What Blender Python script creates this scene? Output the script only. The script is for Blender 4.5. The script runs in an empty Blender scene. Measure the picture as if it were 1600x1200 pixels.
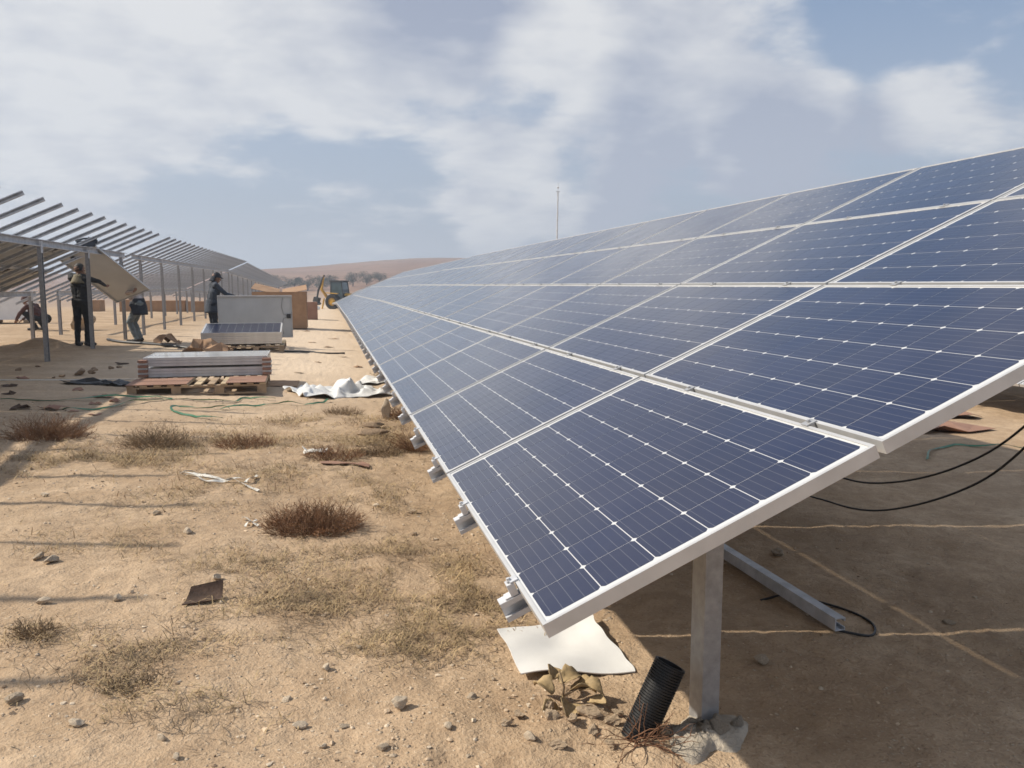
import bpy, bmesh, math, random
import numpy as np
from mathutils import Vector, Matrix, Euler

rnd = random.Random(7)
nr = np.random.RandomState(11)
S = bpy.context.scene
COL = S.collection
R = math.radians

# ------------------------------------------------------------------ camera
cd = bpy.data.cameras.new('camera')
cam = bpy.data.objects.new('camera', cd)
COL.objects.link(cam)
CAMX = Vector((0.97576, -0.21884, -0.00076))
CAMD = Vector((-0.02697, -0.11679, -0.99279))
CAMF = Vector((0.21718, 0.96875, -0.11986))
mw = Matrix((( CAMX.x, -CAMD.x, -CAMF.x, 0.0),
             ( CAMX.y, -CAMD.y, -CAMF.y, 0.0),
             ( CAMX.z, -CAMD.z, -CAMF.z, 1.5),
             (0, 0, 0, 1)))
cam.matrix_world = mw
cd.sensor_width = 36.0
cd.lens = 36.0 * 1282.83 / 1600.0
cd.clip_start = 0.05
cd.clip_end = 5000.0
S.camera = cam

# ------------------------------------------------------------------ sky and sun
SUN = Vector((-1.13, 0.30, 1.0)).normalized()      # towards the sun
SUN_EL = math.asin(SUN.z)
SUN_AZ = math.atan2(SUN.x, SUN.y)
w = bpy.data.worlds.new('World')
S.world = w
w.use_nodes = True


def nd(nt, t, **kw):
    n = nt.nodes.new(t)
    for k, v in kw.items():
        if k in n.inputs.keys() if hasattr(n.inputs, 'keys') else False:
            n.inputs[k].default_value = v
        else:
            setattr(n, k, v)
    return n


def lk(nt, a, b):
    nt.links.new(a, b)


def mth(nt, op, a, b=None, c=None, clamp=False):
    n = nt.nodes.new('ShaderNodeMath')
    n.operation = op
    n.use_clamp = clamp
    for i, x in enumerate((a, b, c)):
        if x is None:
            continue
        if isinstance(x, (int, float)):
            n.inputs[i].default_value = x
        else:
            nt.links.new(x, n.inputs[i])
    return n.outputs[0]


def mixc(nt, fac, a, b, blend='MIX'):
    n = nt.nodes.new('ShaderNodeMix')
    n.data_type = 'RGBA'
    n.blend_type = blend
    for sock, x in ((n.inputs[0], fac), (n.inputs[6], a), (n.inputs[7], b)):
        if isinstance(x, (int, float)):
            sock.default_value = x
        elif isinstance(x, (tuple, list)):
            sock.default_value = tuple(x) + ((1.0,) if len(x) == 3 else ())
        else:
            nt.links.new(x, sock)
    return n.outputs[2]


def noise(nt, vec, scale, detail=4.0, rough=0.55, dist=0.0):
    n = nt.nodes.new('ShaderNodeTexNoise')
    n.inputs['Scale'].default_value = scale
    n.inputs['Detail'].default_value = detail
    n.inputs['Roughness'].default_value = rough
    n.inputs['Distortion'].default_value = dist
    if vec is not None:
        nt.links.new(vec, n.inputs['Vector'])
    return n.outputs['Fac']


def ramp(nt, fac, stops, interp='LINEAR'):
    n = nt.nodes.new('ShaderNodeValToRGB')
    n.color_ramp.interpolation = interp
    el = n.color_ramp.elements
    while len(el) < len(stops):
        el.new(0.5)
    for e, (p, c) in zip(el, stops):
        e.position = p
        e.color = (c, c, c, 1) if isinstance(c, (int, float)) else tuple(c) + (1,)
    nt.links.new(fac, n.inputs[0])
    return n.outputs[0]


PUFFS = [((0.282, 0.925, 0.255), 0.120),
         ((0.389, 0.887, 0.251), 0.120),
         ((0.471, 0.851, 0.233), 0.090),
         ((0.042, 0.965, 0.258), 0.140),
         ((-0.114, 0.964, 0.242), 0.130),
         ((0.625, 0.759, 0.184), 0.060),
         ((-0.272, 0.931, 0.243), 0.160),
         ((0.221, 0.968, 0.117), 0.075),
         ((0.203, 0.973, 0.109), 0.060),
         ((0.192, 0.979, 0.072), 0.045)]
DARKS = [((0.378, 0.912, 0.161), 0.090),
         ((0.481, 0.863, 0.157), 0.090),
         ((0.561, 0.814, 0.148), 0.060),
         ((0.137, 0.928, 0.347), 0.120),
         ((0.335, 0.939, 0.083), 0.050)]
CLEAR = [((0.652, 0.719, 0.241), 0.130),
         ((0.548, 0.828, 0.116), 0.090),
         ((0.099, 0.983, 0.152), 0.080),
         ((-0.061, 0.993, 0.105), 0.120),
         ((0.441, 0.89, 0.113), 0.060)]


def build_world():
    nt = w.node_tree
    nt.nodes.clear()
    out = nt.nodes.new('ShaderNodeOutputWorld')
    bg = nt.nodes.new('ShaderNodeBackground')
    bg.inputs['Strength'].default_value = 0.10
    lk(nt, bg.outputs[0], out.inputs[0])
    sky = nt.nodes.new('ShaderNodeTexSky')
    sky.sky_type = 'NISHITA'
    sky.sun_disc = False
    sky.sun_elevation = SUN_EL
    sky.sun_rotation = SUN_AZ % (2 * math.pi)
    sky.air_density = 1.2
    sky.dust_density = 2.5
    sky.ozone_density = 1.0
    tc = nt.nodes.new('ShaderNodeTexCoord')
    sep = nt.nodes.new('ShaderNodeSeparateXYZ')
    lk(nt, tc.outputs['Generated'], sep.inputs[0])
    zc = mth(nt, 'MAXIMUM', sep.outputs[2], 0.0)
    den = mth(nt, 'ADD', zc, 0.22)
    cx = mth(nt, 'DIVIDE', sep.outputs[0], den)
    cy = mth(nt, 'DIVIDE', sep.outputs[1], den)
    comb = nt.nodes.new('ShaderNodeCombineXYZ')
    lk(nt, cx, comb.inputs[0])
    lk(nt, cy, comb.inputs[1])
    mp = nt.nodes.new('ShaderNodeMapping')
    mp.inputs['Location'].default_value = (3.1, 1.7, 0.4)
    lk(nt, comb.outputs[0], mp.inputs['Vector'])
    v = mp.outputs[0]
    # cloud density: one field, thickened and thinned in places, lit from the sun's side
    gen = tc.outputs['Generated']
    wn = nt.nodes.new('ShaderNodeTexNoise')
    wn.inputs['Scale'].default_value = 5.0
    wn.inputs['Detail'].default_value = 2.0
    lk(nt, gen, wn.inputs['Vector'])
    wv = nt.nodes.new('ShaderNodeVectorMath')
    wv.operation = 'MULTIPLY_ADD'
    wv.inputs[1].default_value = (0.16, 0.16, 0.16)
    lk(nt, wn.outputs['Color'], wv.inputs[0])
    lk(nt, gen, wv.inputs[2])

    def field(lst):
        f = None
        for (d, r) in lst:
            dn = nt.nodes.new('ShaderNodeVectorMath')
            dn.operation = 'DISTANCE'
            lk(nt, wv.outputs[0], dn.inputs[0])
            dn.inputs[1].default_value = Vector(d).normalized() + Vector((0.08, 0.08, 0.08))
            g = mth(nt, 'SUBTRACT', 1.0, mth(nt, 'DIVIDE', dn.outputs[1], r * 1.5), clamp=True)
            f = g if f is None else mth(nt, 'MAXIMUM', f, g)
        return ramp(nt, f, [(0.0, 0.0), (0.8, 1.0)], 'EASE')

    puff, dark, clear = field(PUFFS), field(DARKS), field(CLEAR)
    mp2 = nt.nodes.new('ShaderNodeMapping')
    mp2.inputs['Location'].default_value = (3.1 - 0.085, 1.7 + 0.05, 0.4)
    lk(nt, comb.outputs[0], mp2.inputs['Vector'])
    n0 = noise(nt, v, 1.9, 7.0, 0.56, 0.1)
    n1 = noise(nt, mp2.outputs[0], 1.9, 4.0, 0.56, 0.1)
    dens = mth(nt, 'SUBTRACT', mth(nt, 'ADD', n0, mth(nt, 'ADD', mth(nt, 'MULTIPLY', puff, 0.22), mth(nt, 'MULTIPLY', dark, 0.17))), mth(nt, 'MULTIPLY', clear, 0.14))
    mask = ramp(nt, dens, [(0.43, 0.0), (0.62, 1.0)], 'EASE')
    lit = mth(nt, 'ADD', mth(nt, 'MULTIPLY', mth(nt, 'SUBTRACT', n0, n1), 2.6), 0.62)
    lit = mth(nt, 'SUBTRACT', mth(nt, 'ADD', lit, mth(nt, 'MULTIPLY', puff, 0.26)), mth(nt, 'MULTIPLY', dark, 0.95), clamp=True)
    ccol = mixc(nt, lit, (3.3, 3.7, 4.75), (7.6, 7.6, 7.6))
    skyc = mixc(nt, 0.6, sky.outputs[0], (2.5, 3.5, 5.4))
    base = mixc(nt, mth(nt, 'MULTIPLY', mask, 0.88), skyc, ccol)
    # pale air low over the land
    hz = ramp(nt, zc, [(0.0, 1.0), (0.10, 0.50), (0.36, 0.0)], 'EASE')
    base = mixc(nt, mth(nt, 'MULTIPLY', hz, 0.75), base, (5.6, 6.0, 6.75))
    lk(nt, base, bg.inputs['Color'])


build_world()
w.cycles.sampling_method = 'MANUAL'
w.cycles.sample_map_resolution = 512
sl = bpy.data.lights.new('sun', 'SUN')
sl.energy = 5.0
sl.angle = R(0.9)
sl.color = (1.0, 0.92, 0.79)
so = bpy.data.objects.new('sun', sl)
COL.objects.link(so)
so.rotation_euler = (-SUN).to_track_quat('-Z', 'Y').to_euler()
so.location = (-20, 5, 30)

S.view_settings.view_transform = 'Standard'
S.view_settings.look = 'None'
S.view_settings.exposure = 0.12
S.view_settings.gamma = 1.0
S.view_settings.use_curve_mapping = False
S.render.engine = 'CYCLES'
S.cycles.use_denoising = True
S.cycles.max_bounces = 4
S.cycles.glossy_bounces = 3
S.cycles.diffuse_bounces = 3
S.cycles.use_adaptive_sampling = True
S.cycles.adaptive_threshold = 0.02
S.cycles.volume_bounces = 0
S.cycles.filter_width = 1.6
S.cycles.caustics_reflective = False
S.cycles.caustics_refractive = False


# ------------------------------------------------------------------ terrain shape
def splus(x, wd):
    return wd * np.log1p(np.exp(np.clip(x / wd, -40, 40)))


def HB(X, Y):
    """large shape of the land"""
    X = np.asarray(X, float)
    Y = np.asarray(Y, float)
    c = -0.043 * 6 * np.tanh(X / 6) * (1 - np.clip((Y - 60) / 100, 0, 1))
    d = -0.020 * (splus(Y - 41, 4) - splus(Y - 150, 8))
    t = np.clip((Y - 170) / 600, 0, 1)
    t = t * t * (3 - 2 * t)
    a = np.clip((X + 110) / 200, 0, 1)
    a = a * a * (3 - 2 * a)
    return c + d + t * (5 + 15 * a) + np.clip((Y - 170) / 60, 0, 1) * 1.2


TAB = nr.rand(256, 256)


def vnoise(x, y):
    xi = np.floor(x).astype(int)
    yi = np.floor(y).astype(int)
    fx = x - xi
    fy = y - yi
    fx = fx * fx * (3 - 2 * fx)
    fy = fy * fy * (3 - 2 * fy)
    a = TAB[xi & 255, yi & 255]
    b = TAB[(xi + 1) & 255, yi & 255]
    c = TAB[xi & 255, (yi + 1) & 255]
    d = TAB[(xi + 1) & 255, (yi + 1) & 255]
    return (a * (1 - fx) + b * fx) * (1 - fy) + (c * (1 - fx) + d * fx) * fy - 0.5


# lumps of dug earth: x, y, radius, height
MOUNDS = [(1.27, 2.46, 0.20, 0.035), (0.80, 2.58, 0.22, 0.03), (0.35, 2.55, 0.25, 0.025), (1.0, 2.35, 0.15, 0.03),
          (-5.95, 19.2, 0.42, 0.22), (0.9, 12.6, 0.5, 0.08), (-0.3, 6.9, 0.8, 0.03), (-2.4, 7.9, 0.7, 0.04), (0.55, 8.9, 0.5, 0.04)]


def HG(X, Y):
    """land with its small relief"""
    X = np.asarray(X, float)
    Y = np.asarray(Y, float)
    z = HB(X, Y)
    dist = np.sqrt(X * X + Y * Y)
    near = np.clip(1.3 - dist / 60, 0, 1)
    z = z + near * (0.030 * vnoise(X * 1.1 + 9, Y * 1.1) + 0.020 * vnoise(X * 3.3, Y * 3.3 + 5) + 0.012 * vnoise(X * 8 + 2, Y * 8) + 0.010 * vnoise(X * 19, Y * 19 + 3))
    rough = np.clip(vnoise(X * 0.9 + 40, Y * 0.9 + 12) * 3 + 0.3, 0, 1)
    z = z + near * rough * 0.016 * np.abs(vnoise(X * 34, Y * 34))
    z = z + np.clip((Y - 100) / 200, 0, 1) * (1.2 * vnoise(X / 40, Y / 40) + 0.5 * vnoise(X / 11, Y / 11))
    for (mx, my, r, h) in MOUNDS:
        z = z + h * np.exp(-((X - mx) ** 2 + (Y - my) ** 2) / (r * r)) * (1 + 0.8 * vnoise(X * 14 + mx, Y * 14))
    return z


def gz(x, y):
    return float(HG(np.array([x]), np.array([y]))[0])


# ------------------------------------------------------------------ materials
MATS = {}


def newmat(name):
    m = bpy.data.materials.new(name)
    m.use_nodes = True
    nt = m.node_tree
    b = nt.nodes['Principled BSDF']
    MATS[name] = m
    return m, nt, b


def objco(nt):
    return nt.nodes.new('ShaderNodeTexCoord').outputs['Object']


def worldco(nt):
    return nt.nodes.new('ShaderNodeNewGeometry').outputs['Position']


def bump(nt, b, h, strength=0.4, dist=0.01):
    n = nt.nodes.new('ShaderNodeBump')
    n.inputs['Strength'].default_value = strength
    n.inputs['Distance'].default_value = dist
    lk(nt, h, n.inputs['Height'])
    lk(nt, n.outputs[0], b.inputs['Normal'])


def mat(name, col, rough=0.7, metal=0.0, var=0.15, scale=6.0, bmp=0.0, bscale=40.0, coat=0.0, col2=None, bdist=0.005, world=False):
    """a plain surface with uneven colour and fine relief"""
    m, nt, b = newmat(name)
    co = worldco(nt) if world else objco(nt)
    n1 = noise(nt, co, scale, 5.0, 0.6)
    c2 = col2 if col2 else tuple(max(0.0, c * (1 - var * 2)) for c in col)
    c1 = col if col2 else tuple(min(1.0, c * (1 + var * 0.5)) for c in col)
    f = ramp(nt, n1, [(0.3, 0.0), (0.7, 1.0)])
    lk(nt, mixc(nt, f, c2, c1), b.inputs['Base Color'])
    b.inputs['Roughness'].default_value = rough
    b.inputs['Metallic'].default_value = metal
    b.inputs['Coat Weight'].default_value = coat
    b.inputs['Coat Roughness'].default_value = 0.05
    if bmp:
        bump(nt, b, noise(nt, co, bscale, 5.0, 0.6), bmp, bdist)
    return m


def ground_material():
    m, nt, b = newmat('sandy_soil')
    co = worldco(nt)
    sep = nt.nodes.new('ShaderNodeSeparateXYZ')
    lk(nt, co, sep.inputs[0])
    big = noise(nt, co, 0.28, 4.0, 0.6, 0.4)
    midn = noise(nt, co, 1.4, 4.0, 0.62, 0.3)
    fin = noise(nt, co, 11.0, 4.0, 0.68)
    grit = noise(nt, co, 70.0, 2.0, 0.7)
    c = mixc(nt, ramp(nt, midn, [(0.32, 0.0), (0.66, 1.0)]), (0.37, 0.258, 0.160), (0.57, 0.425, 0.285))
    c = mixc(nt, ramp(nt, big, [(0.46, 0.0), (0.68, 0.65)]), c, (0.315, 0.212, 0.128))
    c = mixc(nt, ramp(nt, fin, [(0.35, 0.55), (0.62, 0.0)]), c, (0.30, 0.21, 0.135))
    c = mixc(nt, ramp(nt, grit, [(0.58, 0.0), (0.74, 0.55)]), c, (0.60, 0.49, 0.355))
    c = mixc(nt, ramp(nt, grit, [(0.26, 0.6), (0.42, 0.0)]), c, (0.17, 0.11, 0.07))
    # the aisle past the weeds is driven bare and dusty
    tr = nt.nodes.new('ShaderNodeMapRange')
    tr.inputs[1].default_value = 8.5
    tr.inputs[2].default_value = 15.0
    lk(nt, sep.outputs[1], tr.inputs[0])
    ax_ = mth(nt, 'ABSOLUTE', mth(nt, 'ADD', sep.outputs[0], 0.6))
    tw = nt.nodes.new('ShaderNodeMapRange')
    tw.inputs[1].default_value = 4.5
    tw.inputs[2].default_value = 1.5
    lk(nt, ax_, tw.inputs[0])
    tf = mth(nt, 'MULTIPLY', mth(nt, 'MULTIPLY', tr.outputs[0], tw.outputs[0]), 0.8)
    c = mixc(nt, tf, c, (0.66, 0.53, 0.395))
    # small stones sunk in the soil
    vo = nt.nodes.new('ShaderNodeTexVoronoi')
    vo.inputs['Scale'].default_value = 26.0
    vo.inputs['Randomness'].default_value = 1.0
    lk(nt, co, vo.inputs['Vector'])
    st = ramp(nt, vo.outputs['Distance'], [(0.10, 1.0), (0.22, 0.0)])
    pick = ramp(nt, noise(nt, co, 3.1, 3.0, 0.5), [(0.46, 0.0), (0.62, 0.8)])
    stm = mth(nt, 'MULTIPLY', st, pick)
    c = mixc(nt, stm, c, (0.56, 0.46, 0.34))
    # far off: redder, drier ground with dark scrub
    far = nt.nodes.new('ShaderNodeMapRange')
    far.inputs[1].default_value = 120.0
    far.inputs[2].default_value = 260.0
    lk(nt, sep.outputs[1], far.inputs[0])
    hillc = mixc(nt, ramp(nt, noise(nt, co, 0.035, 5.0, 0.6), [(0.35, 0.0), (0.65, 1.0)]), (0.20, 0.115, 0.08), (0.28, 0.175, 0.125))
    hillc = mixc(nt, ramp(nt, noise(nt, co, 0.16, 4.0, 0.65), [(0.55, 0.0), (0.66, 0.75)]), hillc, (0.085, 0.07, 0.05))
    c = mixc(nt, far.outputs[0], c, hillc)
    lk(nt, c, b.inputs['Base Color'])
    b.inputs['Roughness'].default_value = 0.95
    b.inputs['Specular IOR Level'].default_value = 0.15
    h = mth(nt, 'ADD', mth(nt, 'MULTIPLY', fin, 0.8), mth(nt, 'ADD', mth(nt, 'MULTIPLY', grit, 0.30), mth(nt, 'MULTIPLY', stm, 0.5)))
    bump(nt, b, h, 0.75, 0.03)
    return m


def cell_material():
    """dark blue silicon under the panel's glass: five thin bus bars along the row (UV.y), fine fingers"""
    m, nt, b = newmat('solar_cell')
    uv = nt.nodes.new('ShaderNodeTexCoord').outputs['UV']
    sep = nt.nodes.new('ShaderNodeSeparateXYZ')
    lk(nt, uv, sep.inputs[0])
    fr = mth(nt, 'FRACT', mth(nt, 'MULTIPLY', sep.outputs[1], 5.0))
    d = mth(nt, 'ABSOLUTE', mth(nt, 'SUBTRACT', fr, 0.5))
    line = mth(nt, 'LESS_THAN', d, 0.028)
    co = worldco(nt)
    oi = nt.nodes.new('ShaderNodeObjectInfo').outputs['Random']
    n1 = noise(nt, co, 2.2, 3.0, 0.5)
    c = mixc(nt, n1, (0.0050, 0.0100, 0.040), (0.0095, 0.0185, 0.064))
    c = mixc(nt, mth(nt, 'MULTIPLY', oi, 0.35), c, (0.006, 0.010, 0.032))
    c = mixc(nt, mth(nt, 'MULTIPLY', line, 0.26), c, (0.30, 0.31, 0.33))
    dust_veil = ramp(nt, noise(nt, co, 0.55, 6.0, 0.66, 0.6), [(0.38, 0.005), (0.72, 0.075)])  # dust film that also paints the milky grey veil into the cell colour
    c = mixc(nt, dust_veil, c, (0.40, 0.34, 0.27))
    lk(nt, c, b.inputs['Base Color'])
    b.inputs['Roughness'].default_value = 0.35
    b.inputs['Specular IOR Level'].default_value = 0.10
    b.inputs['Coat Weight'].default_value = 1.0
    b.inputs['Coat IOR'].default_value = 1.32
    rr = ramp(nt, noise(nt, co, 3.0, 4.0, 0.6), [(0.3, 0.10), (0.7, 0.20)])
    lk(nt, rr, b.inputs['Coat Roughness'])
    return m


def cardboard_material(name, c1, c2):
    m, nt, b = newmat(name)
    co = objco(nt)
    f = noise(nt, co, 3.0, 6.0, 0.65, 0.5)
    c = mixc(nt, ramp(nt, f, [(0.3, 0.0), (0.7, 1.0)]), c1, c2)
    c = mixc(nt, ramp(nt, noise(nt, co, 30.0, 3.0, 0.6), [(0.62, 0.0), (0.8, 0.3)]), c, tuple(x * 0.5 for x in c1))
    lk(nt, c, b.inputs['Base Color'])
    b.inputs['Roughness'].default_value = 0.85
    bump(nt, b, noise(nt, co, 18.0, 4.0, 0.6), 0.3, 0.01)
    return m


ground_material()
cell_material()
mat('aluminium_frame', (0.61, 0.605, 0.595), 0.42, 0.35, 0.09, 5.0)
mat('backsheet', (0.62, 0.62, 0.61), 0.5, 0.0, 0.04, 1.5, coat=0.8)
mat('panel_back', (0.60, 0.60, 0.58), 0.6, 0.0, 0.06, 2.0)
mat('galvanised', (0.60, 0.61, 0.63), 0.5, 0.20, 0.16, 9.0, 0.1, 60.0)
mat('post_steel', (0.33, 0.33, 0.335), 0.5, 0.3, 0.14, 22.0, 0.12, 80.0)
mat('bolt_steel', (0.50, 0.50, 0.50), 0.4, 0.5, 0.1, 20.0)
mat('black_plastic', (0.016, 0.016, 0.017), 0.45, 0.0, 0.2, 8.0)
mat('cable_black', (0.02, 0.02, 0.02), 0.5, 0.0, 0.2, 8.0)
mat('concrete', (0.48, 0.42, 0.34), 0.95, 0.0, 0.2, 9.0, 0.8, 45.0, bdist=0.02)
mat('stone_pale', (0.66, 0.54, 0.40), 0.95, 0.0, 0.18, 8.0, 0.6, 30.0, bdist=0.015)
mat('stone_grey', (0.50, 0.40, 0.29), 0.95, 0.0, 0.2, 8.0, 0.6, 30.0, bdist=0.015)
mat('stone_brown', (0.34, 0.24, 0.155), 0.95, 0.0, 0.2, 8.0, 0.6, 30.0, bdist=0.015)
mat('soil_clod', (0.62, 0.47, 0.32), 0.95, 0.0, 0.15, 9.0, 0.7, 40.0, bdist=0.015)
mat('white_sheet', (0.78, 0.775, 0.755), 0.38, 0.0, 0.05, 4.0, 0.35, 14.0)
mat('white_film', (0.72, 0.71, 0.68), 0.35, 0.0, 0.08, 4.0, 0.25, 12.0)
mat('white_strap', (0.68, 0.65, 0.58), 0.5, 0.0, 0.1, 12.0)
mat('green_strap', (0.035, 0.17, 0.075), 0.4, 0.0, 0.2, 12.0)
mat('straw', (0.50, 0.36, 0.19), 0.9, 0.0, 0.3, 5.0, world=True)
mat('straw_grey', (0.36, 0.25, 0.145), 0.9, 0.0, 0.3, 5.0, world=True)
mat('dry_twig', (0.30, 0.165, 0.085), 0.9, 0.0, 0.3, 12.0)
mat('dry_twig_grey', (0.33, 0.235, 0.14), 0.9, 0.0, 0.3, 12.0)
mat('root_brown', (0.22, 0.11, 0.06), 0.9, 0.0, 0.3, 14.0)
mat('dry_leaf', (0.46, 0.335, 0.175), 0.75, 0.0, 0.25, 18.0, 0.4, 40.0)
mat('bark', (0.10, 0.06, 0.04), 0.9, 0.0, 0.25, 20.0, 0.7, 60.0)
cardboard_material('cardboard', (0.27, 0.155, 0.085), (0.40, 0.25, 0.145))
cardboard_material('cardboard_red', (0.24, 0.125, 0.085), (0.33, 0.19, 0.13))
mat('pallet_wood', (0.42, 0.30, 0.19), 0.85, 0.0, 0.2, 6.0, 0.4, 25.0)
mat('pallet_wood_pale', (0.56, 0.43, 0.27), 0.85, 0.0, 0.15, 6.0, 0.4, 25.0)
mat('foliage', (0.055, 0.065, 0.035), 0.8, 0.0, 0.35, 0.8, world=True)
mat('tree_bark', (0.10, 0.075, 0.055), 0.9, 0.0, 0.25, 6.0)
mat('machine_yellow', (0.62, 0.34, 0.03), 0.45, 0.0, 0.12, 2.0)
mat('machine_dark', (0.035, 0.036, 0.038), 0.6, 0.0, 0.2, 4.0)
mat('machine_glass', (0.035, 0.06, 0.058), 0.08, 0.0, 0.1, 2.0, coat=1.0)
mat('tyre', (0.022, 0.021, 0.02), 0.85, 0.0, 0.2, 6.0)
mat('skin', (0.24, 0.13, 0.085), 0.6, 0.0, 0.1, 15.0)
mat('hair', (0.012, 0.010, 0.009), 0.7, 0.0, 0.2, 30.0)
mat('cloth_black', (0.016, 0.017, 0.020), 0.9, 0.0, 0.3, 12.0, 0.5, 22.0, bdist=0.02)
mat('cloth_navy', (0.028, 0.034, 0.048), 0.9, 0.0, 0.3, 10.0, 0.5, 22.0, bdist=0.02)
mat('cloth_slate', (0.055, 0.065, 0.085), 0.9, 0.0, 0.25, 10.0, 0.5, 22.0, bdist=0.02)
mat('cloth_denim', (0.17, 0.20, 0.21), 0.9, 0.0, 0.2, 10.0, 0.5, 22.0, bdist=0.02)
mat('cloth_pale', (0.52, 0.45, 0.42), 0.9, 0.0, 0.15, 10.0, 0.5, 22.0, bdist=0.02)
mat('cloth_vest', (0.20, 0.17, 0.11), 0.85, 0.0, 0.15, 10.0, 0.4, 22.0, bdist=0.02)
mat('cloth_red', (0.085, 0.035, 0.03), 0.9, 0.0, 0.25, 10.0, 0.5, 22.0, bdist=0.02)
mat('shoe', (0.03, 0.025, 0.022), 0.7, 0.0, 0.2, 12.0)
M = MATS


# ------------------------------------------------------------------ mesh helpers
class MB:
    def __init__(self):
        self.v = []
        self.f = []
        self.m = []
        self.uv = {}

    def add(self, vs, fs, mi=0):
        o = len(self.v)
        self.v += [tuple(p) for p in vs]
        for f in fs:
            self.f.append(tuple(i + o for i in f))
            self.m.append(mi)

    def box(self, c, s, rot=None, mi=0):
        hx, hy, hz = s[0] / 2, s[1] / 2, s[2] / 2
        ps = [Vector((x, y, z)) for x in (-hx, hx) for y in (-hy, hy) for z in (-hz, hz)]
        if rot is not None:
            q = rot if isinstance(rot, Matrix) else Euler(rot).to_matrix()
            ps = [q @ p for p in ps]
        c = Vector(c)
        self.add([p + c for p in ps], [(0, 1, 3, 2), (4, 6, 7, 5), (0, 4, 5, 1), (2, 3, 7, 6), (0, 2, 6, 4), (1, 5, 7, 3)], mi)

    def extrude(self, prof, p0, p1, up=(0, 0, 1), mi=0, caps=True):
        """profile points (side, up) swept from p0 to p1"""
        p0 = Vector(p0)
        p1 = Vector(p1)
        d = (p1 - p0).normalized()
        s = d.cross(Vector(up)).normalized()
        u = s.cross(d).normalized()
        n = len(prof)
        vs = [p0 + s * a + u * b for a, b in prof] + [p1 + s * a + u * b for a, b in prof]
        fs = [(i, (i + 1) % n, n + (i + 1) % n, n + i) for i in range(n)]
        if caps:
            fs += [tuple(range(n - 1, -1, -1)), tuple(range(n, 2 * n))]
        self.add(vs, fs, mi)

    def tube(self, pts, rad, n=8, mi=0, cap=True):
        pts = [Vector(p) for p in pts]
        k = len(pts)
        rr = rad if isinstance(rad, (list, tuple)) else [rad] * k
        ref = Vector((0.31, 0.17, 0.93))
        rings = []
        for i, p in enumerate(pts):
            d = (pts[min(i + 1, k - 1)] - pts[max(i - 1, 0)])
            if d.length < 1e-9:
                d = Vector((0, 0, 1))
            d.normalize()
            a = d.cross(ref)
            if a.length < 1e-3:
                a = d.cross(Vector((1, 0, 0)))
            a.normalize()
            b = d.cross(a)
            rings.append([p + (a * math.cos(2 * math.pi * j / n) + b * math.sin(2 * math.pi * j / n)) * rr[i] for j in range(n)])
        vs = [q for r in rings for q in r]
        fs = []
        for i in range(k - 1):
            for j in range(n):
                fs.append((i * n + j, i * n + (j + 1) % n, (i + 1) * n + (j + 1) % n, (i + 1) * n + j))
        if cap:
            fs += [tuple(range(n - 1, -1, -1)), tuple(range((k - 1) * n, k * n))]
        self.add(vs, fs, mi)

    def lathe(self, prof, c, axis=(0, 0, 1), n=20, mi=0):
        """(radius, height) pairs round an axis through c"""
        ax = Vector(axis).normalized()
        a = ax.orthogonal().normalized()
        b = ax.cross(a)
        c = Vector(c)
        vs = []
        for r, h in prof:
            for j in range(n):
                t = 2 * math.pi * j / n
                vs.append(c + ax * h + (a * math.cos(t) + b * math.sin(t)) * max(r, 1e-4))
        fs = []
        for i in range(len(prof) - 1):
            for j in range(n):
                fs.append((i * n + j, i * n + (j + 1) % n, (i + 1) * n + (j + 1) % n, (i + 1) * n + j))
        self.add(vs, fs, mi)

    def mesh(self, name, mats, smooth=False, fix=True):
        me = bpy.data.meshes.new(name)
        me.from_pydata(self.v, [], self.f)
        for m in mats:
            me.materials.append(M[m])
        me.polygons.foreach_set('material_index', self.m)
        if smooth:
            me.polygons.foreach_set('use_smooth', [True] * len(self.f))
        if fix:
            bm = bmesh.new()
            bm.from_mesh(me)
            bmesh.ops.recalc_face_normals(bm, faces=bm.faces)
            bm.to_mesh(me)
            bm.free()
        me.update()
        return me

    def build(self, name, mats, parent=None, smooth=False, loc=None, fix=True):
        if isinstance(mats, str):
            mats = [mats]
        return link(name, self.mesh(name, mats, smooth, fix), parent, loc)


def link(name, me, parent=None, loc=None, rot=None):
    o = bpy.data.objects.new(name, me)
    COL.objects.link(o)
    if parent is not None:
        o.parent = parent
    if loc is not None:
        o.location = loc
    if rot is not None:
        o.rotation_euler = rot
    return o


def empty(name, loc=(0, 0, 0), rot=(0, 0, 0)):
    o = bpy.data.objects.new(name, None)
    o.empty_display_size = 0.2
    COL.objects.link(o)
    o.location = loc
    o.rotation_euler = rot
    return o


def tag(o, label=None, cat=None, group=None, kind=None):
    if label:
        o['label'] = label
    if cat:
        o['category'] = cat
    if group:
        o['group'] = group
    if kind:
        o['kind'] = kind
    return o


# ------------------------------------------------------------------ ground: one sheet to the horizon
def axis(a, b, step, grow, lo, hi):
    xs = list(np.arange(a, b + 1e-6, step))
    s = step
    while xs[-1] < hi:
        s *= grow
        xs.append(xs[-1] + s)
    s = step
    left = []
    x = xs[0]
    while x > lo:
        s *= grow
        x -= s
        left.append(x)
    return np.array(left[::-1] + xs)


GX = axis(-2.2, 3.0, 0.026, 1.032, -900, 900)
GY = axis(2.0, 7.0, 0.026, 1.026, -40, 1700)


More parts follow.
